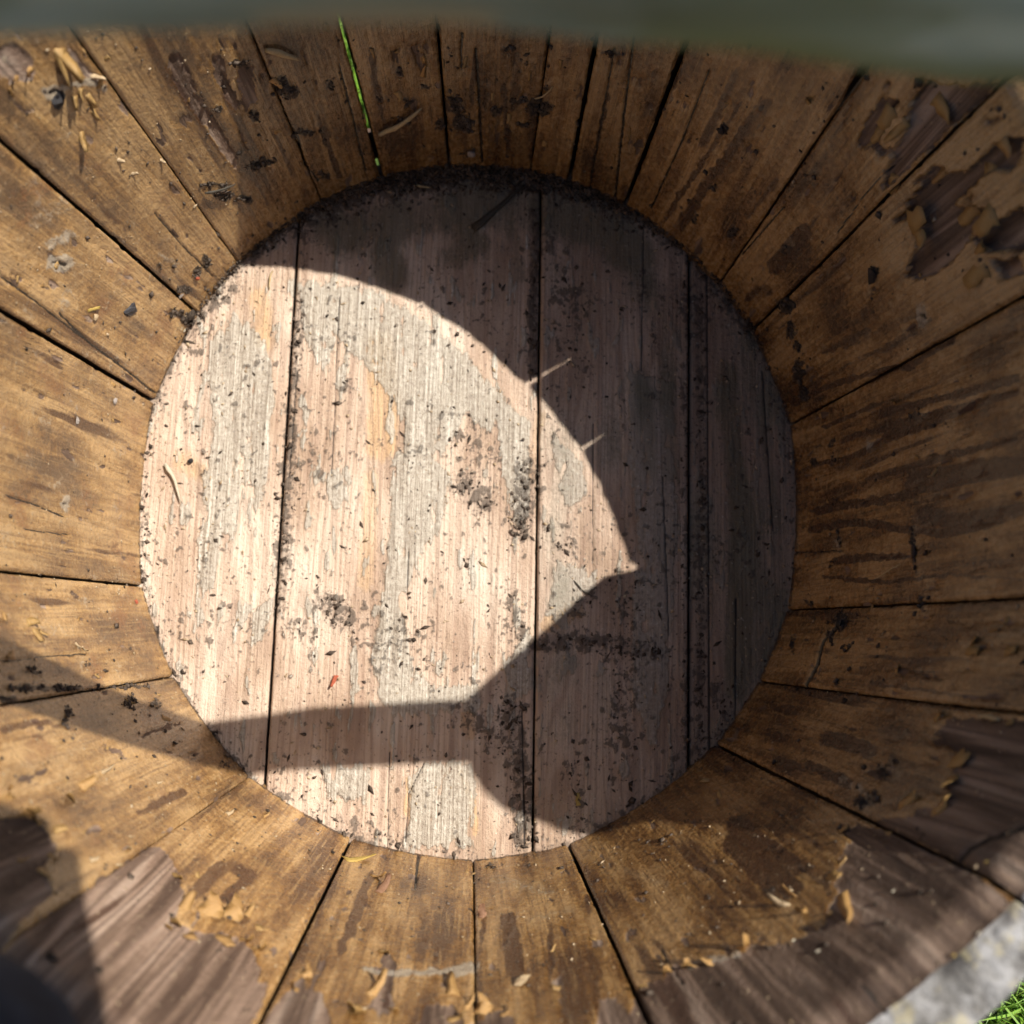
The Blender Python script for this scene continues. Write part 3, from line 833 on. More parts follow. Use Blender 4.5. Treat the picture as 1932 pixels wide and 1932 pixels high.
FDIRT = [  # darker crumbs gathered on the floor: polyline, half width, strength
    ([(565, 560), (545, 860), (530, 1130)], 12, .9), ([(545, 880), (540, 940), (525, 1150)], 20, .8), ([(1000, 880), (985, 1000)], 26, 1), ([(880, 910), (910, 950)], 26, 1), ([(610, 1135), (650, 1170)], 26, 1),
    ([(545, 1180), (580, 1190)], 20, .7), ([(655, 730), (655, 735)], 16, .8), ([(820, 1490), (860, 1500)], 12, .3), ([(960, 1340), (985, 1480), (990, 1590)], 26, 1), ([(880, 1350), (940, 1400)], 26, .7),
    ([(1015, 1215), (1120, 1210), (1240, 1230)], 18, 1), ([(1100, 1130), (1140, 1100)], 18, .6), ([(310, 690), (350, 610), (430, 540)], 26, .8), ([(265, 850), (262, 1000), (290, 1200)], 12, .4), ([(330, 1290), (420, 1420), (520, 1500)], 14, .4),
    ([(600, 1530), (760, 1600), (900, 1612)], 16, .5), ([(560, 420), (700, 350), (880, 322), (1050, 340), (1180, 390)], 36, 1.1), ([(440, 510), (560, 420)], 16, .9), ([(1180, 390), (1300, 480), (1430, 640)], 16, .8),
    ([(1380, 1370), (1250, 1500), (1110, 1590)], 22, .8), ([(1320, 560), (1325, 900), (1320, 1440)], 10, .9), ([(1295, 520), (1295, 1440)], 9, .6), ([(1010, 400), (1003, 700)], 10, 1), ([(840, 780), (900, 850)], 40, .45), ([(700, 1180), (840, 1260)], 50, .4),
    ([(1040, 1000), (1100, 1060)], 30, .45), ([(960, 1120), (980, 1200)], 24, .5), ([(1350, 1300), (1380, 1360)], 18, .9), ([(1060, 640), (1100, 700)], 24, .5), ([(1030, 460), (1090, 620)], 26, .4), ([(760, 840), (800, 850)], 14, .5),
    ([(1180, 1060), (1180, 1400)], 34, .5), ([(1080, 1450), (1100, 1580)], 20, .6), ([(1050, 560), (1080, 560)], 20, .6)]
MOSS = [([(620, 430), (900, 385), (1150, 430)], 60, .75), ([(1080, 420), (1280, 620)], 50, .6), ([(850, 420), (900, 460), (860, 480)], 40, .8), ([(700, 420), (740, 520)], 40, .6), ([(1080, 420), (1180, 480)], 60, .8), ([(1250, 560), (1270, 900)], 26, .6), ([(1370, 700), (1400, 1000), (1390, 1300)], 34, .8),
        ([(960, 400), (980, 520)], 22, .8), ([(860, 440), (890, 380), (960, 360)], 22, .8), ([(1210, 700), (1230, 900)], 26, .5), ([(1150, 800), (1200, 1000)], 30, .35), ([(1440, 800), (1470, 1000)], 20, .6), ([(900, 330), (1100, 380)], 30, .6)]
FCRACK = [([(1390, 1130), (1388, 1400)], 1.6), ([(298, 1180), (292, 1260), (300, 1290)], 1.2), ([(1335, 500), (1340, 1440)], 1.6), ([(800, 1440), (770, 1500), (765, 1590)], .8), ([(1215, 420), (1210, 700)], .8),
          ([(985, 1340), (990, 1600)], 1.6), ([(770, 1040), (768, 1150)], .7), ([(560, 700), (545, 900)], .9), ([(1120, 800), (1118, 1100)], .7), ([(640, 560), (625, 900)], .6), ([(735, 1420), (730, 1600)], .7), ([(1440, 700), (1460, 1000)], 1.0), ([(1250, 900), (1262, 1200)], .8)]
floor_data = []
for b in range(4):
    c0, m0 = fl[b]
    c1, m1 = fl[b + 1]
    g0 = .5 * FS[b - 1][2] / 640 if b else 0
    g1 = .5 * FS[b][2] / 640 if b < 3 else 0
    x0m, x1m = c0 + g0, c1 - g1
    nx = int((x1m - x0m) / .0036)
    ny = 560
    u = np.linspace(0, 1, nx)
    w = np.linspace(-1, 1, ny)
    U, W = np.meshgrid(u, w, indexing='ij')
    xm = x0m + U * (x1m - x0m)
    ye = K * 1.05 * np.sqrt(np.clip(1 - (np.clip(xm, -1.045, 1.045) / 1.05) ** 2, 0.002, 1))
    Y = W * ye
    e0 = .003 * (fbm(Y * 14, 0 * Y + b, 3, 15) - .5)
    e1 = .003 * (fbm(Y * 14, 0 * Y + b + 9, 3, 16) - .5)
    X = (c0 + m0 * Y + g0 + e0) + U * ((c1 + m1 * Y - g1 + e1) - (c0 + m0 * Y + g0 + e0))
    P = np.stack([X, Y, 0 * X], -1).reshape(-1, 3)
    PX = to_px(P)
    n = len(P)
    px, py = PX[:, 0], PX[:, 1]
    warp = np.stack([(fbm(px / 9, py / 26, 3, 43) - .5) * 14, (fbm(px / 9, py / 26, 3, 48) - .5) * 34], -1)
    wp = PX + warp
    sdv = np.full(n, -60.0)
    for poly in GREY:
        sdv = np.maximum(sdv, poly_sd(wp, poly))
    grey = .5 + np.clip(sdv / 26, -.5, .42)
    # small outliers
    isl = fbm(X.ravel() * 26, Y.ravel() * 7, 4, 51)
    grey = np.maximum(grey, np.clip((isl - .62) * 5 + .4, 0, .8))
    hole = fbm(X.ravel() * 24, Y.ravel() * 8, 4, 57)
    grey = grey - np.clip((hole - .58) * 4, 0, .6)
    def strokes(lst, k0=1.7, k1=.2):
        a = np.zeros(n)
        for pl, hw, st in lst:
            a = np.maximum(a, st * ss(hw * k0, hw * k1, line_d(wp, pl)))
        return a
    orng, wet_and_shade, dirt, moss = strokes(ORNG), strokes(WET), strokes(FDIRT), strokes(MOSS)
    rr = np.hypot(P[:, 0], P[:, 1] / K)
    dirt = np.maximum(dirt, .34 * ss(.93, .985, rr))
    dirt = np.maximum(dirt, (.35 + .7 * np.clip(2.2 * fbm(P[:, 0] * 5, P[:, 1] * 5, 3, 89) - .6, 0, 1)) * ss(.972, .995, rr + .012 * (fbm(P[:, 0] * 12, P[:, 1] * 12, 3, 88) - .5)))  # narrow dark contact line round the floor edge, broken up by noise
    fx_, fy_ = P[:, 0], P[:, 1]
    big = fbm(fx_ * 34, fy_ * 30, 3, 130)
    mid = fbm(fx_ * 80, fy_ * 70, 2, 131)
    gate = fbm(fx_ * 6, fy_ * 4, 3, 132)
    dens = .01 + .34 * (gate - .47) + .20 * np.clip(dirt, 0, 1.1)
    spk = .5 + np.maximum((big - .70 + dens) * 2.2, (mid - .735 + dens * .9) * 1.8)
    spk = np.clip(spk, 0, 1)
    wgf = fbm(fx_ * 3, fy_ * .8, 2, 140) - .5
    grainf = np.clip(.5 + (fbm((fx_ + .03 * wgf + b * 3) * 46, fy_ * .7, 3, 141) - .5) * 1.8, 0, 1)
    blotf = np.clip(.5 + (fbm(fx_ * 5, fy_ * 2.4, 5, 142) - .5) * 1.5, 0, 1)
    C3 = np.stack([grainf, blotf, spk], 1)
    cr = np.zeros(n)
    for pl, hw in FCRACK:
        cr = np.maximum(cr, ss(hw + 1.4, hw * .3, line_d(PX + warp * .1, pl)))
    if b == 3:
        wet_and_shade = np.maximum(wet_and_shade, .58)  # whole board painted browner and darker for the shade lying on it
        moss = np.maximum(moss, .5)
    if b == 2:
        wet_and_shade = np.maximum(wet_and_shade, .46 + .10 * ss(1180, 1290, px))  # shade tone painted here too, deeper towards the right
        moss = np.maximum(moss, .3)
    z = .004 * (fbm(P[:, 0] * 30, P[:, 1] * 1.2, 3, 70 + b) - .5) + .0035 * (grey - .5) + .005 * (fbm(P[:, 0] * 3, P[:, 1] * 2, 3, 80) - .5)
    z = z + .003 * ss(.5, .7, spk) - .006 * cr
    eu = np.minimum(U * (b > 0) + (b == 0), (1 - U) * (b < 3) + (b == 3)).ravel() * (x1m - x0m)
    z = z - .010 * ss(.008, 0, eu) ** 2 + [0, -.004, .003, -.006][b]
    P[:, 2] = z
    V = [P]
    F = [grid_faces(nx, ny)]
    G = P.reshape(nx, ny, 3)
    off = n
    for row, flip in ((G[0], True), (G[-1], False), (G[:, 0], False), (G[:, -1], True)):
        lo = row.copy()
        lo[:, 2] = -.10
        R = np.stack([row, lo])
        f = grid_faces(2, len(row), off)
        F.append(f[:, ::-1] if flip else f)
        V.append(R.reshape(-1, 3))
        off += R.size // 3
    bot = np.array([G[0, 0], G[-1, 0], G[-1, -1], G[0, -1]])
    V = np.concatenate(V)
    F = np.concatenate(F)
    ext = len(V) - n
    uvb = np.concatenate([np.stack([X.ravel() + b * 5.3, Y.ravel()], 1), np.zeros((ext, 2))])
    z3 = np.zeros((ext, 3))
    A3 = np.concatenate([np.stack([grey, dirt, moss], 1), z3])
    B3 = np.concatenate([np.stack([orng, wet_and_shade, cr], 1), z3 + np.array([0, 0, 1.])])
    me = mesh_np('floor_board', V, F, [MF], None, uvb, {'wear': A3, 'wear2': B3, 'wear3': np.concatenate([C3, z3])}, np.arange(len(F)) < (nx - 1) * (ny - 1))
    obj('floor_board', me, tub)
    floor_data.append((P, dirt, PX))

# ------------------------------------------------------------------ carrying bar through the two ears
def make_bar():
    xs = np.linspace(-1.62, 1.62, 260)
    zb = np.interp(xs, [-1.62, -.35, -.15, .07, .3, .5, .784, 1.1, 1.4, 1.62], [2.13, 2.094, 2.076, 2.056, 2.02, 1.968, 1.925, 1.89, 1.86, 1.84])
    ylo = np.interp(xs, [-1.62, -.35, -.079, .302, .786, 1.101, 1.404, 1.62], [-1.15, -1.008, -.962, -.913, -.822, -.799, -.781, -.77])
    hz, wy = .15, .128
    ys = ylo + .45 * (zb + hz)
    prof = [(0, .012), (0, .026), (0, .045), (0, hz - .02), (.012, hz), (wy - .012, hz), (wy, hz - .012), (wy, .012), (wy - .012, 0), (.012, 0)]
    # subdivide the profile
    pp = []
    for a, b in zip(prof, prof[1:] + prof[:1]):
        for k in range(3):
            pp.append((a[0] + (b[0] - a[0]) * k / 3, a[1] + (b[1] - a[1]) * k / 3))
    pp = np.array(pp)
    m = len(pp)
    V = np.zeros((len(xs), m, 3))
    wear = np.zeros((len(xs), m, 3))
    for j, (py, pz) in enumerate(pp):
        wob = .010 * (fbm(xs * 5, xs * 0 + j * .35, 3, 61) - .5)
        # worn hollow in the lower edge
        no = np.sqrt(np.clip(1 - ((xs + .045) / .115) ** 2, 0, 1)) * (1 if pz < .034 and py < .05 else 0)
        V[:, j, 0] = xs
        V[:, j, 1] = ys + py + wob + no * .006
        V[:, j, 2] = zb + pz + wob + no * .002
        wear[:, j, 0] = no
        wear[:, j, 1] = ss(.05, .30, xs) * (1 - ss(.02, .06, pz)) if py < .05 else 0
    f = []
    for a in range(len(xs) - 1):
        for j in range(m):
            f.append((a * m + j, a * m + (j + 1) % m, (a + 1) * m + (j + 1) % m, (a + 1) * m + j))
    V = V.reshape(-1, 3)
    wear = wear.reshape(-1, 3)
    # end caps as fans of quads
    n0 = len(V)
    V = np.concatenate([V, [V[:m].mean(0), V[-m:].mean(0)]])
    wear = np.concatenate([wear, np.zeros((2, 3))])
    for j in range(0, m, 2):
        f.append((n0, (j + 2) % m, (j + 1) % m, j))
        e = (len(xs) - 1) * m
        f.append((n0 + 1, e + j, e + (j + 1) % m, e + (j + 2) % m))
    me = mesh_np('carrying_bar', V, np.array(f)[:, ::-1], [MB], None, None, {'wear': wear}, np.ones(len(f), bool))
    o = obj('carrying_bar', me, tub)
    o['label'] = 'grey-green weathered carrying bar across the top, strongly out of focus'
make_bar()

# hoops round the outside
def make_hoop(z0, z1, mat):
    ths = np.linspace(0, 2 * math.pi, 121)
    rows = []
    for z, t in ((z0, THICK - .004), (z0, THICK + .012), (z1, THICK + .012), (z1, THICK - .004)):
        rows.append(surf(ths, 0 * ths + z) + np.stack([np.cos(ths), np.sin(ths), 0 * ths], -1) * t)
    R = np.stack(rows)
    me = mesh_np('hoop', R.reshape(-1, 3), grid_faces(4, 121)[:, ::-1], [mat])
    obj('hoop', me, tub)
MH = mat_flat('rusty_steel', (.16, .11, .085), .6, (.09, .05, .03), 60)
make_hoop(-.06, .06, MH)
make_hoop(1.0, 1.10, MH)

# ------------------------------------------------------------------ ground
def mat_ground():
    T = NT('turf_soil')
    v = T.n('TexCoord').outputs['Object']
    n = T.noise(v, (40, 40, 40), det=6, rough=.65)
    return T.out(T.ramp(n, [(.3, (.03, .045, .012)), (.5, (.06, .10, .022)), (.7, (.12, .13, .05))]), .9, T.bump(n, .8, .01), .2)
N = 40
gx, gy = np.meshgrid(np.linspace(-20, 20, N), np.linspace(-20, 20, N), indexing='ij')
V = np.stack([gx, gy, -.16 + 0 * gx], -1).reshape(-1, 3)
g = obj('ground', mesh_np('ground', V, grid_faces(N, N), [mat_ground()]))
tag(g, 'grassy ground the tub stands on', 'ground', kind='structure')

def mat_grass():
    T = NT('grass_blade')
    c = T.n('Attribute', attribute_name='tone').outputs['Color']
    T.lk(c, T.b.inputs['Base Color'])
    T.b.inputs['Roughness'].default_value = .5
    T.b.inputs['Subsurface Weight'].default_value = .15
    T.b.inputs['Subsurface Scale'].default_value = .002
    return T.m

def make_grass(nb_):
    th = nr.uniform(0, 2 * np.pi, nb_)
    r = np.sqrt(nr.uniform(1.17 ** 2, 2.6 ** 2, nb_))
    bx, by = r * np.cos(th), r * K * np.sin(th)
    h = nr.uniform(.10, .34, nb_) * np.where(nr.random(nb_) < .15, 1.3, 1)
    w = nr.uniform(.008, .016, nb_)
    yaw = nr.uniform(0, 2 * np.pi, nb_)
    ly = nr.uniform(0, 2 * np.pi, nb_)
    lean = nr.uniform(.2, 1.1, nb_) * h
    near = r < 1.55
    ly = np.where(near, th + nr.uniform(-1.2, 1.2, nb_), ly)
    rows = []
    for t, ww in ((0, 1), (.4, .9), (.75, .6), (1, .06)):
        cx = bx + np.cos(ly) * lean * t * t
        cy = by + np.sin(ly) * lean * t * t
        cz = -.165 + h * t * (1 - .25 * t)
        dx, dy = np.cos(yaw) * w * ww * .5, np.sin(yaw) * w * ww * .5
        rows.append(np.stack([cx - dx, cy - dy, cz], -1))
        rows.append(np.stack([cx + dx, cy + dy, cz], -1))
    V = np.stack(rows, 1)
    b0 = np.arange(nb_)[:, None] * 8
    F = np.concatenate([b0 + np.array([[2 * k, 2 * k + 1, 2 * k + 3, 2 * k + 2]]) for k in range(3)])
    pal = np.array([(.11, .22, .02), (.16, .30, .03), (.20, .34, .05), (.26, .36, .06), (.42, .36, .16)])
    ci = nr.choice(5, nb_, p=[.25, .3, .25, .12, .08])
    col = pal[ci] * nr.uniform(.8, 1.2, (nb_, 1))
    me = mesh_np('grass', V.reshape(-1, 3), F, [mat_grass()], None, None, {'tone': np.repeat(col, 8, 0)}, np.ones(len(F), bool))
    tag(obj('grass', me), 'short sunlit green grass around the tub', 'grass', kind='stuff')
make_grass(26000)

# ------------------------------------------------------------------ crumbs of soil, dust and wood (nobody could count them)
OCT = np.array([(1, 0, 0), (-1, 0, 0), (0, 1, 0), (0, -1, 0), (0, 0, 1), (0, 0, -1)], float)
OCF = np.array([(0, 2, 4), (2, 1, 4), (1, 3, 4), (3, 0, 4), (2, 0, 5), (1, 2, 5), (3, 1, 5), (0, 3, 5)])

def rand_rot(n):
    q = nr.normal(size=(n, 4))
    q /= np.linalg.norm(q, axis=1)[:, None]
    w, x, y, z = q.T
    return np.stack([np.stack([1 - 2 * (y * y + z * z), 2 * (x * y - z * w), 2 * (x * z + y * w)], -1),
                     np.stack([2 * (x * y + z * w), 1 - 2 * (x * x + z * z), 2 * (y * z - x * w)], -1),
                     np.stack([2 * (x * z - y * w), 2 * (y * z + x * w), 1 - 2 * (x * x + y * y)], -1)], 1)

def crumbs(name, C, size, nrm, mat, label, flat=.55, long=1.0):
    n = len(C)
    sc = nr.uniform(.55, 1.35, (n, 6, 1)) * size[:, None, None]
    sh = np.stack([nr.uniform(.6, 1.2, n) * long, nr.uniform(.5, 1.0, n), nr.uniform(.4, .9, n)], -1)[:, None, :]
    V = OCT[None] * sc * sh
    V = np.einsum('nij,nkj->nki', rand_rot(n), V)
    # squash on to the surface
    d = np.einsum('nkj,nj->nk', V, nrm)
    V = V - (d * (1 - flat))[..., None] * nrm[:, None, :]
    V = V + C[:, None, :] + nrm[:, None, :] * (size * .22)[:, None, None]
    F = (np.arange(n)[:, None, None] * 6 + OCF[None]).reshape(-1, 3)
    me = mesh_np(name, V.reshape(-1, 3), F, [mat])
    return tag(obj(name, me), label, name.split('_')[-1], kind='stuff')

UP = np.array([0, 0, 1.])
# on the floor: where the dirt lies
P = np.concatenate([d[0] for d in floor_data])
D = np.concatenate([d[1] for d in floor_data])
rr = np.hypot(P[:, 0], P[:, 1] / K)
ang = np.arctan2(P[:, 1], P[:, 0])
okf = rr < .995
prob = np.where(okf, .05 + np.clip(D, 0, 1.2) ** 1.7, 0)
ix = nr.choice(len(P), 4300, p=prob / prob.sum())
sz = np.exp(nr.normal(-5.95, .72, len(ix))) * (1 + .35 * (D[ix] > .8))
C1 = P[ix] + np.c_[nr.normal(0, .003, (len(ix), 2)), np.zeros(len(ix))]
N1 = np.tile(UP, (len(ix), 1))
# the bank of soil along the far edge of the floor
nb_ = 3000
th = nr.normal(1.62, .48, nb_)
th = np.where((th < .1) | (th > 2.75), nr.uniform(.7, 2.4, nb_), th)
rad = 1.0 - np.abs(nr.normal(0, .030, nb_)) * (.22 + .9 * np.exp(-((th - 1.55) / .42) ** 2))
h = np.clip(rad - .955, 0, .06) * .45 * nr.random(nb_)
C2 = np.stack([rad * np.cos(th), K * rad * np.sin(th), h + .004], -1)
C1 = np.concatenate([C1, C2])
N1 = np.concatenate([N1, np.tile(UP, (nb_, 1))])
sz = np.concatenate([sz, np.exp(nr.normal(-5.4, .5, nb_))])
crumbs('soil_crumbs', C1, np.clip(sz, .0014, .0100), N1, MSOIL, 'dark crumbs of soil scattered over the floor boards and banked along their edge', .42, 1.5)

# on the staves
WP, WN, WG = [], [], []
for (varn_, Pg, PXg, THg, Zg), o in zip(stave_frames, stave_objs):
    wear = np.zeros(len(o.data.vertices) * 4, np.float32)
    o.data.attributes['wear'].data.foreach_get('color', wear)
    gm = wear.reshape(-1, 4)[:Pg.shape[0] * Pg.shape[1], 2]
    Pf = Pg.reshape(-1, 3)
    thf = THg.ravel()
    N = -np.stack([np.cos(thf), np.sin(thf), 0 * thf - .19], -1)
    N /= np.linalg.norm(N, axis=1)[:, None]
    k = (Zg.ravel() > .01) & (Zg.ravel() < H * .97)
    WP.append(Pf[k])
    WN.append(N[k])
    WG.append(gm[k])
WP, WN, WG = np.concatenate(WP), np.concatenate(WN), np.concatenate(WG)
prob = .0025 + np.clip(WG - .25, 0, 1) ** 1.6
ix = nr.choice(len(WP), 2800, p=prob / prob.sum())
crumbs('wall_soil', WP[ix], np.clip(np.exp(nr.normal(-5.25, .45, len(ix))), .002, .015), WN[ix], MSOIL, 'dark soil and dust stuck to the inside of the staves')
MPALE = mat_flat('pale_wood_dust', (.50, .39, .26), .6, (.26, .18, .10), 500)
prob = np.where(WP[:, 2] > .0, .25 + .75 * (WN[:, 1] > .1) + .5 * (WN[:, 0] > .4), 0)
ix = nr.choice(len(WP), 1300, p=prob / prob.sum())
Cw, Nw, Sw = WP[ix], WN[ix], np.clip(np.exp(nr.normal(-5.95, .42, len(ix))), .0015, .009)
prob = np.where(okf, 1.0, 0)
ix = nr.choice(len(P), 700, p=prob / prob.sum())
crumbs('wood_dust', np.concatenate([Cw, P[ix]]), np.concatenate([Sw, np.clip(np.exp(nr.normal(-5.6, .4, 700)), .002, .009)]),
       np.concatenate([Nw, np.tile(UP, (700, 1))]), MPALE, 'pale specks of wood dust and husk stuck to the staves and floor', .5, 1.5)

# ------------------------------------------------------------------ things placed one by one
def hit(u, v):
    """nearest point of the built surface to the place measured at (u, v): position, normal, up-grain direction, stave index or -1"""
    f = px_floor(u, v)
    if math.hypot(f[0], f[1] / K) < .985:
        return f, UP, np.array([0, 1., 0]), -1
    th, z = px_wall(u, v)
    i = stave_of(th)
    best = None
    for j in (i, (i + 1) % NS, (i - 1) % NS):
        PXg = stave_frames[j][2]
        d = (PXg[..., 0] - u) ** 2 + (PXg[..., 1] - v) ** 2
        m = np.unravel_index(np.argmin(d), d.shape)
        if best is None or d[m] < best[0]:
            best = (d[m], j, m)
    j, m = best[1], best[2]
    p = stave_frames[j][1][m]
    t = stave_frames[j][3][m]
    n = -np.array([math.cos(t), math.sin(t), -.19])
    n /= np.linalg.norm(n)
    up = np.array([.19 * math.cos(t), .19 * math.sin(t), 1.0])
    up /= np.linalg.norm(up)
    return p, n, up, j

def flake_mesh(name, w, l, curl, thick, mat, seed, taper=.3, nx=3, ny=5, twist=0.0):
    """a thin curled scale: base at y = 0 lies on the surface, the tip lifts off along a curve; local z is away from the surface"""
    r = random.Random(seed)
    top = []
    for j in range(ny):
        t = j / (ny - 1)
        a = curl * t
        if abs(curl) > 1e-3:
            yy = l * math.sin(a) / curl
            zz = l * (1 - math.cos(a)) / curl
        else:
            yy, zz = l * t, 0
        ww = w * (1 - taper * t ** 1.5) * r.uniform(.8, 1.15)
        sx = w * .25 * (r.random() - .5)
        for i in range(nx):
            s = i / (nx - 1) - .5
            bow = -.35 * abs(curl) * w * s * s
            top.append((sx + ww * s + (r.random() - .5) * w * .10, yy + (r.random() - .5) * l * .08, zz + bow + twist * s * w * t + .0008))
    top = np.array(top)
    bot = top - np.array([0, 0, thick])
    F = []
    n = nx * ny
    for j in range(ny - 1):
        for i in range(nx - 1):
            a = j * nx + i
            F.append((a, a + 1, a + nx + 1, a + nx))
            F.append((n + a, n + a + nx, n + a + nx + 1, n + a + 1))
    ring = list(range(nx)) + [nx - 1 + nx * j for j in range(1, ny)] + [n - 2 - i for i in range(nx - 1)] + [nx * j for j in range(ny - 2, 0, -1)]
    for a, b in zip(ring, ring[1:] + ring[:1]):
        F.append((b, a, n + a, n + b))
    return mesh_np(name, np.concatenate([top, bot]), F, [mat], None, None, None, np.arange(len(F)) < 2 * (nx - 1) * (ny - 1))

def frame_matrix(p, n, ydir):
    y = ydir - n * (ydir @ n)
    y /= np.linalg.norm(y)
    x = np.cross(y, n)
    return Matrix([[x[0], y[0], n[0], p[0] * S], [x[1], y[1], n[1], p[1] * S], [x[2], y[2], n[2], p[2] * S], [0, 0, 0, 1]])

MFL = mat_flat('amber_varnish_flake', (.46, .29, .11), .38, (.30, .17, .055), 260, .5)
MFLP = mat_flat('pale_varnish_flake', (.46, .275, .105), .4, (.33, .18, .06), 260, .5)
MFLW = mat_flat('whitish_flake', (.56, .43, .27), .45, (.40, .27, .14), 300, .5)
MLEAF = mat_flat('dry_leaf', (.30, .16, .09), .6, (.16, .08, .045), 300)
MSTRAW = mat_flat('straw', (.52, .40, .22), .6, (.36, .25, .12), 300)
MBLACK = mat_flat('black_scrap', (.022, .020, .022), .6, (.012, .010, .012), 300)
MRED = mat_flat('red_scrap', (.42, .10, .045), .55, (.28, .06, .03), 400)
MYEL = mat_flat('yellow_leaf', (.50, .36, .10), .55, (.38, .25, .06), 300)
MGREY = mat_flat('grey_pebble', (.42, .37, .33), .8, (.27, .22, .19), 400)
MDKLEAF = mat_flat('dark_leaf', (.07, .058, .045), .7, (.04, .035, .025), 300)
MWHITE = mat_flat('white_seed', (.62, .56, .44), .55, (.40, .34, .24), 500)

flake_lib = [(flake_mesh('varnish_flake', 1, 1.1, c, .035, m, 100 + k, tp, 3, 4, tw)) for k, (c, m, tp, tw) in enumerate(
    [(1.0, MFL, .35, .1), (.5, MFL, .6, -.2), (1.5, MFLP, .4, .2), (.8, MFL, .8, .3), (.35, MFLP, .5, -.1), (1.9, MFLP, .3, -.3), (.25, MFL, .3, 0), (1.2, MFLW, .7, .3)])]

def put_flake(p, n, ydir, size, k, parent, sx=1.0):
    o = bpy.data.objects.new('varnish_flake', flake_lib[k % len(flake_lib)])
    scene.collection.objects.link(o)
    o.parent = parent
    o.matrix_local = frame_matrix(p, n, ydir) @ Matrix.Diagonal((size * sx, size, size, 1))
    return o

# flakes lifting along the edges where the varnish has come away
for si, (varn_, Pg, PXg, THg, Zg) in enumerate(stave_frames):
    e = (varn_ > .42) & (varn_ < .58) & (PXg[..., 0] > -40) & (PXg[..., 0] < 1975) & (PXg[..., 1] > 20) & (PXg[..., 1] < 1975) & (Zg < H * .96) & (Zg > .05)
    cand = np.argwhere(e)
    if len(cand) < 10:
        continue
    gu, gv = np.gradient(varn_)
    cnt = min(16, max(2, len(cand) // 80))
    for a, b in cand[nr.choice(len(cand), cnt)]:
        t = THg[a, b]
        n = -np.array([math.cos(t), math.sin(t), -.19])
        n /= np.linalg.norm(n)
        # away from the intact varnish
        du = Pg[min(a + 1, Pg.shape[0] - 1), b] - Pg[max(a - 1, 0), b]
        dv = Pg[a, min(b + 1, Pg.shape[1] - 1)] - Pg[a, max(b - 1, 0)]
        y = -(du * gu[a, b] / (du @ du + 1e-9) + dv * gv[a, b] / (dv @ dv + 1e-9))
        if np.linalg.norm(y) < 1e-6:
            continue
        y = y / np.linalg.norm(y) + nr.normal(0, .35, 3)
        put_flake(Pg[a, b] + n * .001, n, y, rng.uniform(.007, .020), rng.choice((0, 1, 3, 6, 0, 2, 4)), stave_objs[si], rng.uniform(.6, 1.4))

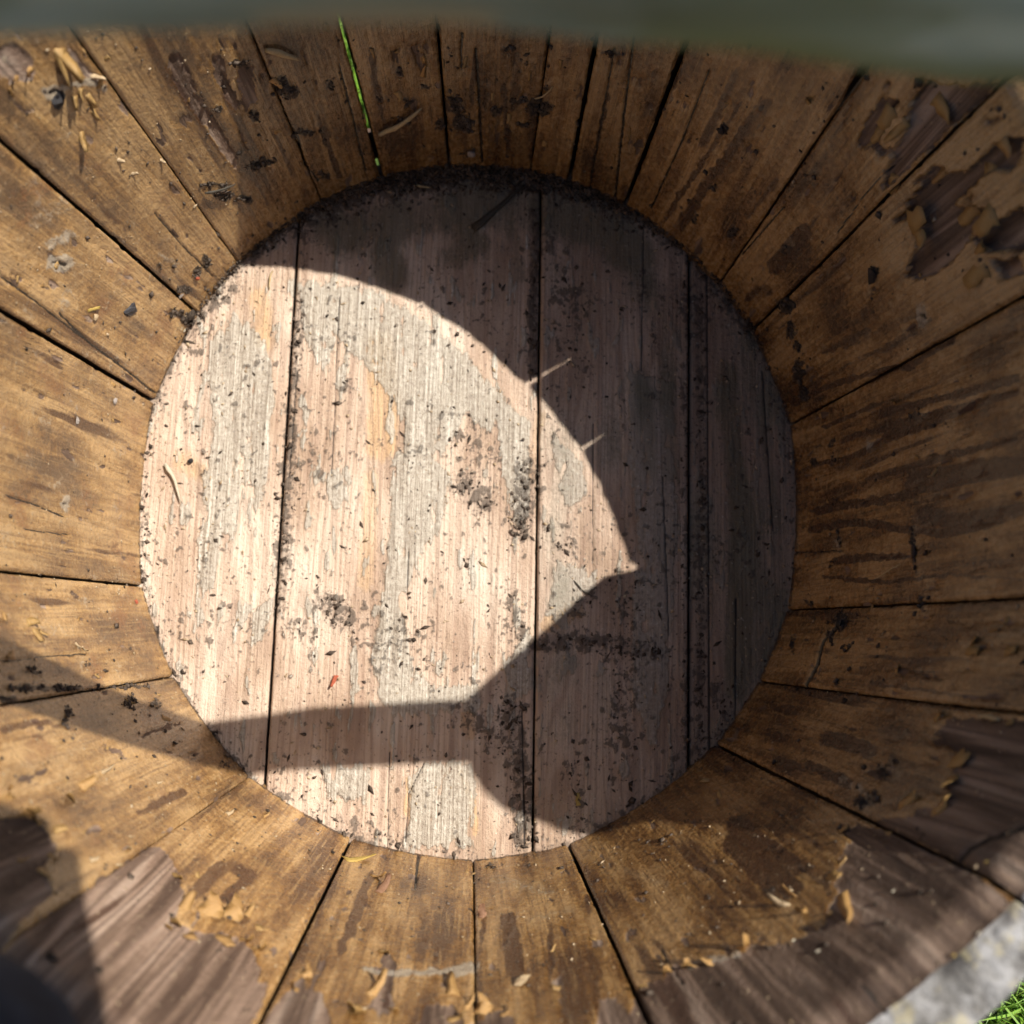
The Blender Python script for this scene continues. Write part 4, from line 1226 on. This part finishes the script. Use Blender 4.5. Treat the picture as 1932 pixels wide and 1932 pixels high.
# measured flakes: x, y, length px, direction in the picture (degrees, 0 = right, 90 = down), kind, width factor
FLK = [(100, 88, 56, 80, 0, .45), (112, 92, 52, 75, 3, .4), (150, 165, 20, 80, 3, .5), (160, 175, 22, 70, 1, .6), (150, 245, 30, 85, 0, .5), (170, 145, 22, -20, 7, .4), (60, 130, 26, 160, 2, .6), (30, 150, 22, 200, 2, .6),
       (135, 180, 20, 60, 1, .6), (170, 205, 18, 70, 1, .6), (185, 165, 20, -70, 3, .5), (20, 170, 20, 170, 5, .6), (218, 300, 12, 10, 7, .9), (245, 330, 12, -40, 7, .8), (300, 302, 10, 0, 7, .8),
       (145, 1490, 30, -10, 2, .9), (130, 1505, 26, 120, 0, 1.0), (185, 1462, 24, -15, 7, .4), (290, 1480, 10, 20, 7, .8), (425, 1540, 14, -10, 7, .8), (493, 1545, 12, 0, 2, .8), (165, 1625, 14, 0, 7, .9), (218, 1633, 12, 30, 7, .6),
       (240, 1600, 14, 80, 7, .6), (240, 1580, 10, 45, 7, .7), (385, 1735, 28, -60, 5, 1.2), (420, 1738, 30, -20, 5, 1.0), (345, 1725, 24, -90, 2, .8), (330, 1740, 26, 110, 0, .7), (318, 1750, 14, 130, 0, .9), (365, 1770, 18, 140, 4, .8),
       (420, 1770, 24, 60, 4, .9), (455, 1775, 22, 60, 2, .6), (475, 1790, 26, 60, 2, .5), (460, 1735, 16, -60, 2, .8), (330, 1650, 20, 80, 0, .6), (20, 1510, 30, 200, 2, .8), (60, 1540, 30, 150, 5, .8), (90, 1610, 22, 80, 0, .7),
       (95, 1570, 20, 10, 0, 1.0), (75, 1640, 20, 60, 6, .8), (30, 1625, 18, 40, 2, .6), (570, 1845, 16, -10, 5, 1.0), (565, 1865, 18, 150, 2, .7), (690, 1885, 36, -30, 2, .6), (672, 1905, 26, 140, 0, .7), (720, 1800, 20, 70, 3, .6),
       (850, 1880, 36, -90, 4, .45), (905, 1915, 24, -60, 5, .9), (875, 1905, 20, -20, 2, .7), (660, 1910, 30, 60, 0, .8), (945, 1915, 18, -10, 2, .8), (845, 1925, 24, -10, 0, .8), (735, 1905, 18, 20, 0, .8),
       (1595, 1695, 66, 68, 4, .28), (1575, 1660, 20, 30, 6, .8), (1590, 1570, 16, -10, 6, .8), (1530, 1725, 26, 110, 2, .5), (1500, 1722, 30, 170, 7, .35), (1810, 1430, 30, 30, 6, 1.3), (1795, 1470, 30, 60, 0, 1.2), (1760, 1530, 34, -10, 1, .8),
       (1785, 1510, 24, 20, 0, .8), (1765, 1360, 26, -30, 0, .8), (1700, 1520, 40, 10, 1, .7), (1400, 1800, 30, 10, 2, .6), (1350, 1825, 24, 160, 5, .8), (1310, 1830, 20, 120, 5, .8), (1260, 1840, 20, 60, 2, .8), (1210, 1865, 18, 60, 0, .8),
       (1730, 410, 34, -20, 6, 1.0), (1745, 430, 30, 60, 0, .9), (1690, 330, 26, 110, 6, 1.0), (1720, 215, 40, 130, 1, .6), (1700, 200, 30, 150, 6, .8), (1760, 190, 40, 40, 1, .8), (1850, 390, 34, 140, 6, .7), (1880, 310, 34, 120, 6, .7),
       (1860, 470, 40, -30, 0, .5), (1900, 400, 36, 160, 6, .9), (1790, 320, 26, 140, 4, .5), (1880, 500, 40, 150, 6, .8), (1910, 250, 26, 100, 4, .8), (1650, 270, 18, 160, 1, .6), (1680, 235, 24, 150, 6, .6),
       (796, 142, 28, -70, 4, .35), (800, 118, 18, -80, 4, .5), (960, 210, 16, 80, 0, .6), (748, 170, 16, 50, 0, .9), (700, 90, 16, 80, 4, .4), (880, 105, 18, 110, 0, .5), (835, 110, 16, 80, 0, .3), (690, 215, 18, 80, 4, .3), (515, 145, 22, 50, 4, .6),
       (1210, 190, 16, 100, 4, .3), (1180, 165, 18, 100, 4, .3), (1235, 230, 22, 95, 4, .2), (1160, 290, 20, 100, 4, .25), (1190, 240, 24, 100, 4, .2), (1060, 110, 16, 95, 4, .4), (1000, 130, 16, 100, 4, .3), (930, 170, 12, 90, 0, .6),
       (45, 1175, 20, 0, 0, .9), (62, 1188, 22, 60, 6, .9), (138, 1213, 18, 70, 7, .4), (150, 1222, 14, 70, 7, .3), (70, 1192, 16, 40, 0, .6), (20, 1240, 20, 170, 4, .8), (5, 1160, 14, 90, 4, .8), (300, 1355, 16, 20, 4, .8), (232, 1320, 18, 60, 1, .3),
       (1695, 762, 18, -75, 2, .5), (1590, 850, 14, 80, 4, .4), (1740, 860, 12, 20, 4, .6), (1780, 885, 20, 110, 0, .4), (1840, 1210, 24, 20, 0, .8), (1830, 1225, 30, 10, 6, .7), (1900, 1230, 24, 0, 6, .8), (1870, 1190, 20, 10, 4, .4), (1600, 1222, 14, 60, 4, .5)]
for u, v, l, a, k, wf in FLK:
    p, n, up, j = hit(u, v)
    if j < 0:
        continue
    q = hit(u + 6 * math.cos(math.radians(a)), v + 6 * math.sin(math.radians(a)))[0]
    y = q - p
    if np.linalg.norm(y) < 1e-5:
        y = up
    depth = np.linalg.norm(p - CAM)
    put_flake(p + n * .002, n, y, l * depth / FPX * (1.35 if v > 1640 else 1.15 if (u > 1640 and v < 560) else 1.0), k, stave_objs[j], wf)

# loose bits lying about
def loose(name, u, v, a, me, size, label, cat, lift=.002, sx=1.0, group=None):
    p, n, up, j = hit(u, v)
    q = hit(u + 8 * math.cos(math.radians(a)), v + 8 * math.sin(math.radians(a)))[0]
    y = q - p
    if np.linalg.norm(y) < 1e-5:
        y = up
    depth = np.linalg.norm(p - CAM)
    s = size * depth / FPX
    o = bpy.data.objects.new(name, me)
    scene.collection.objects.link(o)
    o.matrix_world = frame_matrix(p + n * lift, n, y) @ Matrix.Diagonal((s * sx, s, s, 1))
    return tag(o, label, cat, group)

def stick_mesh(name, mat, bend, seed, r0=.045, r1=.03, flat=.6):
    r = random.Random(seed)
    nseg, ns = 7, 6
    V = []
    for k in range(nseg):
        t = k / (nseg - 1)
        cx = bend * math.sin(math.pi * t) + (r.random() - .5) * .03
        cz = .05 + .04 * math.sin(math.pi * t)
        rr = (r0 + (r1 - r0) * t) * r.uniform(.8, 1.15) * (1 if 0 < k < nseg - 1 else .6)
        for m in range(ns):
            b = 2 * math.pi * m / ns
            V.append((cx + rr * math.cos(b), t - .5, cz + rr * flat * math.sin(b)))
    F = []
    for k in range(nseg - 1):
        for m in range(ns):
            F.append((k * ns + m, k * ns + (m + 1) % ns, (k + 1) * ns + (m + 1) % ns, (k + 1) * ns + m))
    e = (nseg - 1) * ns
    for o_ in (0, e):
        F.append((o_, o_ + 1, o_ + 2, o_ + 3))
        F.append((o_, o_ + 3, o_ + 4, o_ + 5))
    return mesh_np(name, np.array(V), F, [mat], None, None, None, np.ones(len(F), bool))

def lump_mesh(name, mat, seed, sub=1):
    """an angular broken bit"""
    import bmesh
    bm = bmesh.new()
    bmesh.ops.create_icosphere(bm, subdivisions=sub, radius=.5)
    r = random.Random(seed)
    st = (r.uniform(.8, 1.15), r.uniform(.5, .8), r.uniform(.28, .45))
    for w in bm.verts:
        f = r.uniform(.55, 1.15)
        w.co = Vector((w.co.x * f * st[0], w.co.y * f * st[1], w.co.z * f * st[2] + .12))
    me = bpy.data.meshes.new(name)
    bm.to_mesh(me)
    bm.free()
    me.transform(Matrix.Scale(S, 4))
    me.materials.append(mat)
    return me

def knot_part(u, v, a, size, mat, seed):
    o = loose('knot', u, v, a, lump_mesh('knot', mat, seed, 2), size, None, None, lift=-.006)
    j = hit(u, v)[3]
    o.parent = stave_objs[j]
knot_part(243, 584, 80, 38, mat_flat('dark_knot', (.05, .048, .055), .5, (.02, .018, .02), 300), 71)
knot_part(104, 186, 20, 40, MBLACK, 72)

def fm(mat, seed, curl=.6, taper=.6, w=.5, tw=.2):
    return flake_mesh('scrap', w, 1.0, curl, .03, mat, seed, taper, 4, 6, tw)

def sm(mat, seed, bend=.05, r0=.045, r1=.03):
    return stick_mesh('stick', mat, bend, seed, r0, r1)

loose('straw', 1686, 1082, -26, sm(MSTRAW, 1, .02, .025, .018), 72, 'thin pale straw lying across the wide shaded stave on the right', 'straw')
loose('wood_sliver', 752, 222, -27, sm(MSTRAW, 2, .03, .075, .04), 92, 'tan wood sliver slanting beside the bright green gap', 'sliver')
loose('straw', 1026, 170, -22, sm(MSTRAW, 3, .10, .05, .03), 46, 'short curved straw bridging a joint of the far staves', 'straw')
loose('wood_sliver', 528, 98, 25, sm(MSTRAW, 4, -.06, .11, .06), 66, 'broad tan splinter under the carrying bar, left of the green gap', 'sliver')
loose('pebble', 890, 285, 0, lump_mesh('pebble', MGREY, 5), 24, 'pale grey pebble on a far stave just above the floor', 'pebble')
loose('leaf_scrap', 650, 1622, 10, fm(MYEL, 6, .5, .8, .38), 56, 'yellow leaf scrap across the joint at the near edge of the floor', 'leaf')
loose('dead_leaf', 712, 1690, -30, fm(MLEAF, 7, 1.4, .5, .45), 40, 'curled brown dead leaf scrap on the near stave, below the yellow scrap', 'leaf')
loose('dead_leaf', 700, 1655, 40, fm(MFLP, 8, 1.1, .4, .22), 44, 'narrow pinkish curl above the curled brown leaf scrap', 'leaf')
loose('dead_leaf', 908, 1735, -70, fm(MLEAF, 9, 2.2, .2, .6), 28, 'small reddish brown curl beside the thin joint of the near staves', 'leaf')
loose('bark_chip', 985, 1862, 5, lump_mesh('bark_chip', MFLW, 10), 40, 'whitish chip low on the near staves, right of the thin joint', 'chip')
loose('wood_sliver', 1502, 1698, 50, sm(MFLP, 11, .04, .05, .04), 52, 'thin pale splinter on the dark amber stave at lower right', 'sliver')
loose('wood_sliver', 1870, 1358, 12, sm(MSTRAW, 12, .0, .10, .08), 50, 'tan splinter on the bare grey wood at the right edge', 'sliver')
loose('shred', 327, 912, 68, sm(MWHITE, 13, -.07, .060, .025), 76, 'cream coloured wavy shred on the sunlit floor at left', 'shred')
loose('black_scrap', 360, 871, 20, lump_mesh('black_scrap', MBLACK, 14), 17, 'small black scrap on the floor above the cream shred', 'scrap')
loose('red_scrap', 634, 1274, 110, fm(MRED, 15, .6, .7, .35), 24, 'tiny red scrap on the sunlit floor boards', 'scrap')
loose('red_scrap', 252, 1136, 20, lump_mesh('red_scrap', MRED, 16), 15, 'orange-red fleck on the left stave next to the floor edge', 'scrap')
loose('red_scrap', 368, 521, -40, lump_mesh('red_scrap', MRED, 17), 15, 'red fleck in the soil clump at the upper left floor edge', 'scrap')
loose('leaf_scrap', 163, 585, -25, fm(MYEL, 18, .4, .3, .25), 24, 'folded yellow scrap on the left stave', 'leaf')
loose('bark_chip', 175, 597, 30, lump_mesh('bark_chip', MFLW, 19), 18, 'cream chip against the folded yellow scrap on the left stave', 'chip')
loose('dark_leaf', 890, 432, -39, fm(MDKLEAF, 20, .10, .8, .11), 126, 'long dark leaf lying on the shaded floor near the far edge', 'leaf')
loose('straw', 797, 353, 10, sm(MSTRAW, 21, .03, .09, .05), 30, 'short pale straw on the soil at the far edge of the floor', 'straw')
loose('bark_chip', 1091, 1496, 90, fm(MYEL, 22, .3, .2, .5), 22, 'golden chip on the shaded floor, right of the middle joint', 'chip')
loose('straw', 1330, 1478, 25, fm(MSTRAW, 23, .2, .5, .3), 30, 'pale bent straw at the lower right edge of the floor', 'straw')
loose('straw', 430, 530, 60, sm(MSTRAW, 24, .02, .035, .02), 34, 'thin yellow stalk standing in the shadow edge at upper left', 'straw')
loose('straw', 512, 530, 100, sm(MSTRAW, 25, .06, .05, .03), 36, 'pale grass shred on the floor at the shadow edge, upper left', 'straw')
loose('dark_leaf', 1100, 1110, 40, sm(MDKLEAF, 26, .08, .035, .02), 46, 'thin curved dark twig on the lit floor at the shadow tip', 'twig')
loose('soil_clod', 1663, 511, 40, lump_mesh('soil_clod', MSOIL, 27), 32, 'grey-black clod stuck on the upper right stave', 'clod')
loose('soil_clod', 1370, 237, 10, lump_mesh('soil_clod', MBLACK, 28), 28, 'black clod stuck on the far right stave under the bar', 'clod')
loose('soil_clod', 355, 590, 30, lump_mesh('soil_clod', MSOIL, 29), 30, 'dark soil clod where the left stave meets the floor', 'clod')
loose('soil_clod', 340, 560, 30, lump_mesh('soil_clod', MGREY, 30), 16, 'small grey lump above the dark soil clod at left', 'clod')
loose('bark_chip', 410, 350, -15, sm(MDKLEAF, 31, .03, .06, .03), 60, 'dark stick pressed on the stave along the left shadow edge', 'twig')
loose('soil_clod', 1590, 1178, 110, lump_mesh('soil_clod', MBLACK, 32), 34, 'black elongated clod on the stave right of the floor', 'clod')
loose('bark_chip', 208, 786 - 30, 10, lump_mesh('bark_chip', MGREY, 33), 14, 'small grey grit on the left stave above the pale knot', 'grit')
loose('bark_chip', 132, 790, 10, lump_mesh('bark_chip', MGREY, 34), 15, 'grey grit among the reddish stain on the left stave', 'grit')
for k, (u, v, w_, lb) in enumerate([(1692, 1690, 9, 'white seed on bare wood at lower right, left of the sunlit rim'), (1862, 1628, 9, 'cream seed near the long joint at the right edge'),
                                    (1836, 1747, 11, 'white seed nearest the sunlit rim at lower right'), (1800, 1808, 12, 'yellowish seed at the inner edge of the sunlit rim'),
                                    (1555, 1812, 14, 'white seed on bare wood at the bottom right'), (1117, 1499, 7, 'white seed beside the golden chip on the floor'),
                                    (345, 1285 - 665, 9, 'white seed in the soil at the upper left floor edge'), (1505, 1790, 10, 'pale seed left of the bottom right white seed'),
                                    (1463, 975, 6, 'pale speck-like seed at the right edge of the floor'), (927, 350, 9, 'white husk in the soil at the far edge of the floor')]):
    loose('seed', u, v, 30 * k, lump_mesh('seed', MWHITE if k not in (1, 3) else MYEL, 40 + k, 1), w_ * 1.0, lb, 'seed')

# ------------------------------------------------------------------ the person taking the picture: an arm in a navy sleeve and the phone in its hand
def tube(path, rad, ns=14, cap=True, wrinkle=0.0, seed=0):
    """one closed tapering tube along a path (unit coordinates)"""
    path = np.array(path, float)
    V, F = [], []
    prev = None
    for k in range(len(path)):
        t = path[min(k + 1, len(path) - 1)] - path[max(k - 1, 0)]
        t /= np.linalg.norm(t)
        if prev is None:
            a = np.cross(t, [0, 0, 1.0])
            if np.linalg.norm(a) < .1:
                a = np.cross(t, [0, 1.0, 0])
        else:
            a = prev - t * (prev @ t)
        a /= np.linalg.norm(a)
        prev = a
        b = np.cross(t, a)
        for m in range(ns):
            q = 2 * math.pi * m / ns
            f = 1 + wrinkle * (float(vn(np.array([k * .55 + seed]), np.array([m * .9]), 3)[0]) - .5) * 2
            V.append(path[k] + rad[k] * f * (a * math.cos(q) + b * math.sin(q)))
    n = len(path)
    for k in range(n - 1):
        for m in range(ns):
            F.append((k * ns + m, k * ns + (m + 1) % ns, (k + 1) * ns + (m + 1) % ns, (k + 1) * ns + m))
    return np.array(V), F

def smooth_path(pts, rads, n):
    pts = np.array(pts, float)
    t = np.linspace(0, len(pts) - 1, n)
    i = np.clip(t.astype(int), 0, len(pts) - 2)
    f = t - i
    g = f * f * (3 - 2 * f) * .5 + f * .5
    return pts[i] + (pts[i + 1] - pts[i]) * g[:, None], np.interp(t, range(len(rads)), rads)

MSKIN = mat_flat('skin', (.55, .36, .27), .5, (.47, .29, .21), 90)
def mat_cloth():
    T = NT('navy_cloth')
    v = T.n('TexCoord').outputs['Object']
    n = T.noise(v, (70, 70, 70), det=4)
    w = T.noise(v, (900, 900, 900), det=2)
    col = T.ramp(n, [(.35, (.008, .014, .030)), (.55, (.018, .030, .060)), (.75, (.055, .075, .115))])
    return T.out(col, .85, T.bump(w, .4, .0008), .2)
MNAVY = mat_cloth()
# hand and forearm: skeleton grown into one skinned surface
ZP = 3.02                                        # underside of the phone
def make_person():
    J = [((-1.65, -1.98, .52), .24), ((-1.04, -1.40, 1.10), .21), ((-.60, -1.05, 1.66), .175), ((-.47, -1.02, 2.14), .16), ((-.36, -1.02, 2.60), .155),
         ((-.18, -.92, 2.90), .15), ((-.04, -.80, 3.00), .13)]
    E = [(k, k + 1) for k in range(6)]
    def chain(root, pts):
        last = root
        for p, r in pts:
            J.append((p, r))
            E.append((last, len(J) - 1))
            last = len(J) - 1
    for k, (y0, l) in enumerate(((-.66, .92), (-.76, 1.0), (-.86, .95), (-.955, .78))):
        chain(6, [((.00, y0, 2.98), .075), ((.10 * l + .02, y0 + .01, 2.955), .062), ((.26 * l, y0 + .02, 2.955), .058), ((.40 * l, y0 + .025, 2.965), .050)])
    chain(5, [((-.10, -.76, 3.06), .085), ((-.02, -.66, 3.13), .068), ((.12, -.58, 3.155), .062), ((.22, -.53, 3.15), .052)])
    me = bpy.data.meshes.new('person')
    me.from_pydata([(p[0] * S, p[1] * S, p[2] * S) for p, r in J], E, [])
    me.materials.append(MSKIN)
    o = obj('person', me)
    m = o.modifiers.new('skin', 'SKIN')
    m.use_smooth_shade = True
    for k, (p, r) in enumerate(J):
        me.skin_vertices[0].data[k].radius = (r * S, r * S)
    me.skin_vertices[0].data[0].use_root = True
    m2 = o.modifiers.new('subdivision', 'SUBSURF')
    m2.levels = m2.render_levels = 2
    tag(o, 'person reaching in at the bottom left corner in a dark navy sleeve', 'person')
    pp, rr_ = smooth_path([(-1.75, -2.07, .42), (-1.04, -1.40, 1.10), (-.60, -1.05, 1.66), (-.475, -1.02, 2.12), (-.41, -1.02, 2.40)], [.31, .275, .236, .215, .20], 34)
    V, F = tube(pp, rr_, 28, wrinkle=.10, seed=4)
    n0 = len(V)
    # thickness: an inner wall and the cuff between
    V2, F2 = tube(pp, rr_ * .93, 28, wrinkle=.10, seed=4)
    F = F + [tuple(n0 + i for i in f[::-1]) for f in F2]
    e = (34 - 1) * 28
    for m_ in range(28):
        F.append((e + m_, e + (m_ + 1) % 28, n0 + e + (m_ + 1) % 28, n0 + e + m_))
        F.append(((m_ + 1) % 28, m_, n0 + m_, n0 + (m_ + 1) % 28))
    sl_ = obj('sleeve', mesh_np('sleeve', np.concatenate([V, V2]), F, [MNAVY], None, None, None, np.ones(len(F), bool)), o)
    sl_['label'] = 'dark navy cloth sleeve, out of focus'
make_person()

def make_phone():
    import bmesh
    root = bpy.data.objects.new('phone', None)
    scene.collection.objects.link(root)
    root.location = Vector((.40, -.37, ZP + .03)) * S
    tag(root, 'phone held out flat above the tub by the navy-sleeved person', 'phone')
    mb_ = mat_flat('phone_body', (.03, .03, .035), .35, (.02, .02, .024), 30)
    mg_ = mat_flat('phone_glass', (.012, .012, .014), .08, (.01, .01, .012), 10)
    def slab(name, sx, sy, sz, loc, mat, bev, parent):
        bm = bmesh.new()
        bmesh.ops.create_cube(bm, size=1)
        for w in bm.verts:
            w.co = Vector((w.co.x * sx, w.co.y * sy, w.co.z * sz)) * S
        vert = [e for e in bm.edges if abs(e.verts[0].co.z - e.verts[1].co.z) > 1e-5]
        bmesh.ops.bevel(bm, geom=vert, offset=bev * S, segments=6, affect='EDGES')
        me = bpy.data.meshes.new(name)
        bm.to_mesh(me)
        bm.free()
        me.materials.append(mat)
        return obj(name, me, parent, Vector(loc) * S)
    slab('body', .50, 1.06, .055, (0, 0, 0), mb_, .06, root)
    slab('screen', .47, 1.02, .004, (0, 0, .0295), mg_, .05, root)
    c = slab('camera_bump', .12, .30, .012, (-.14, .34, -.0335), mb_, .05, root)
    for k in range(3):
        slab('lens', .07, .07, .006, (0, .09 * (k - 1), -.009), mg_, .03, c)
make_phone()
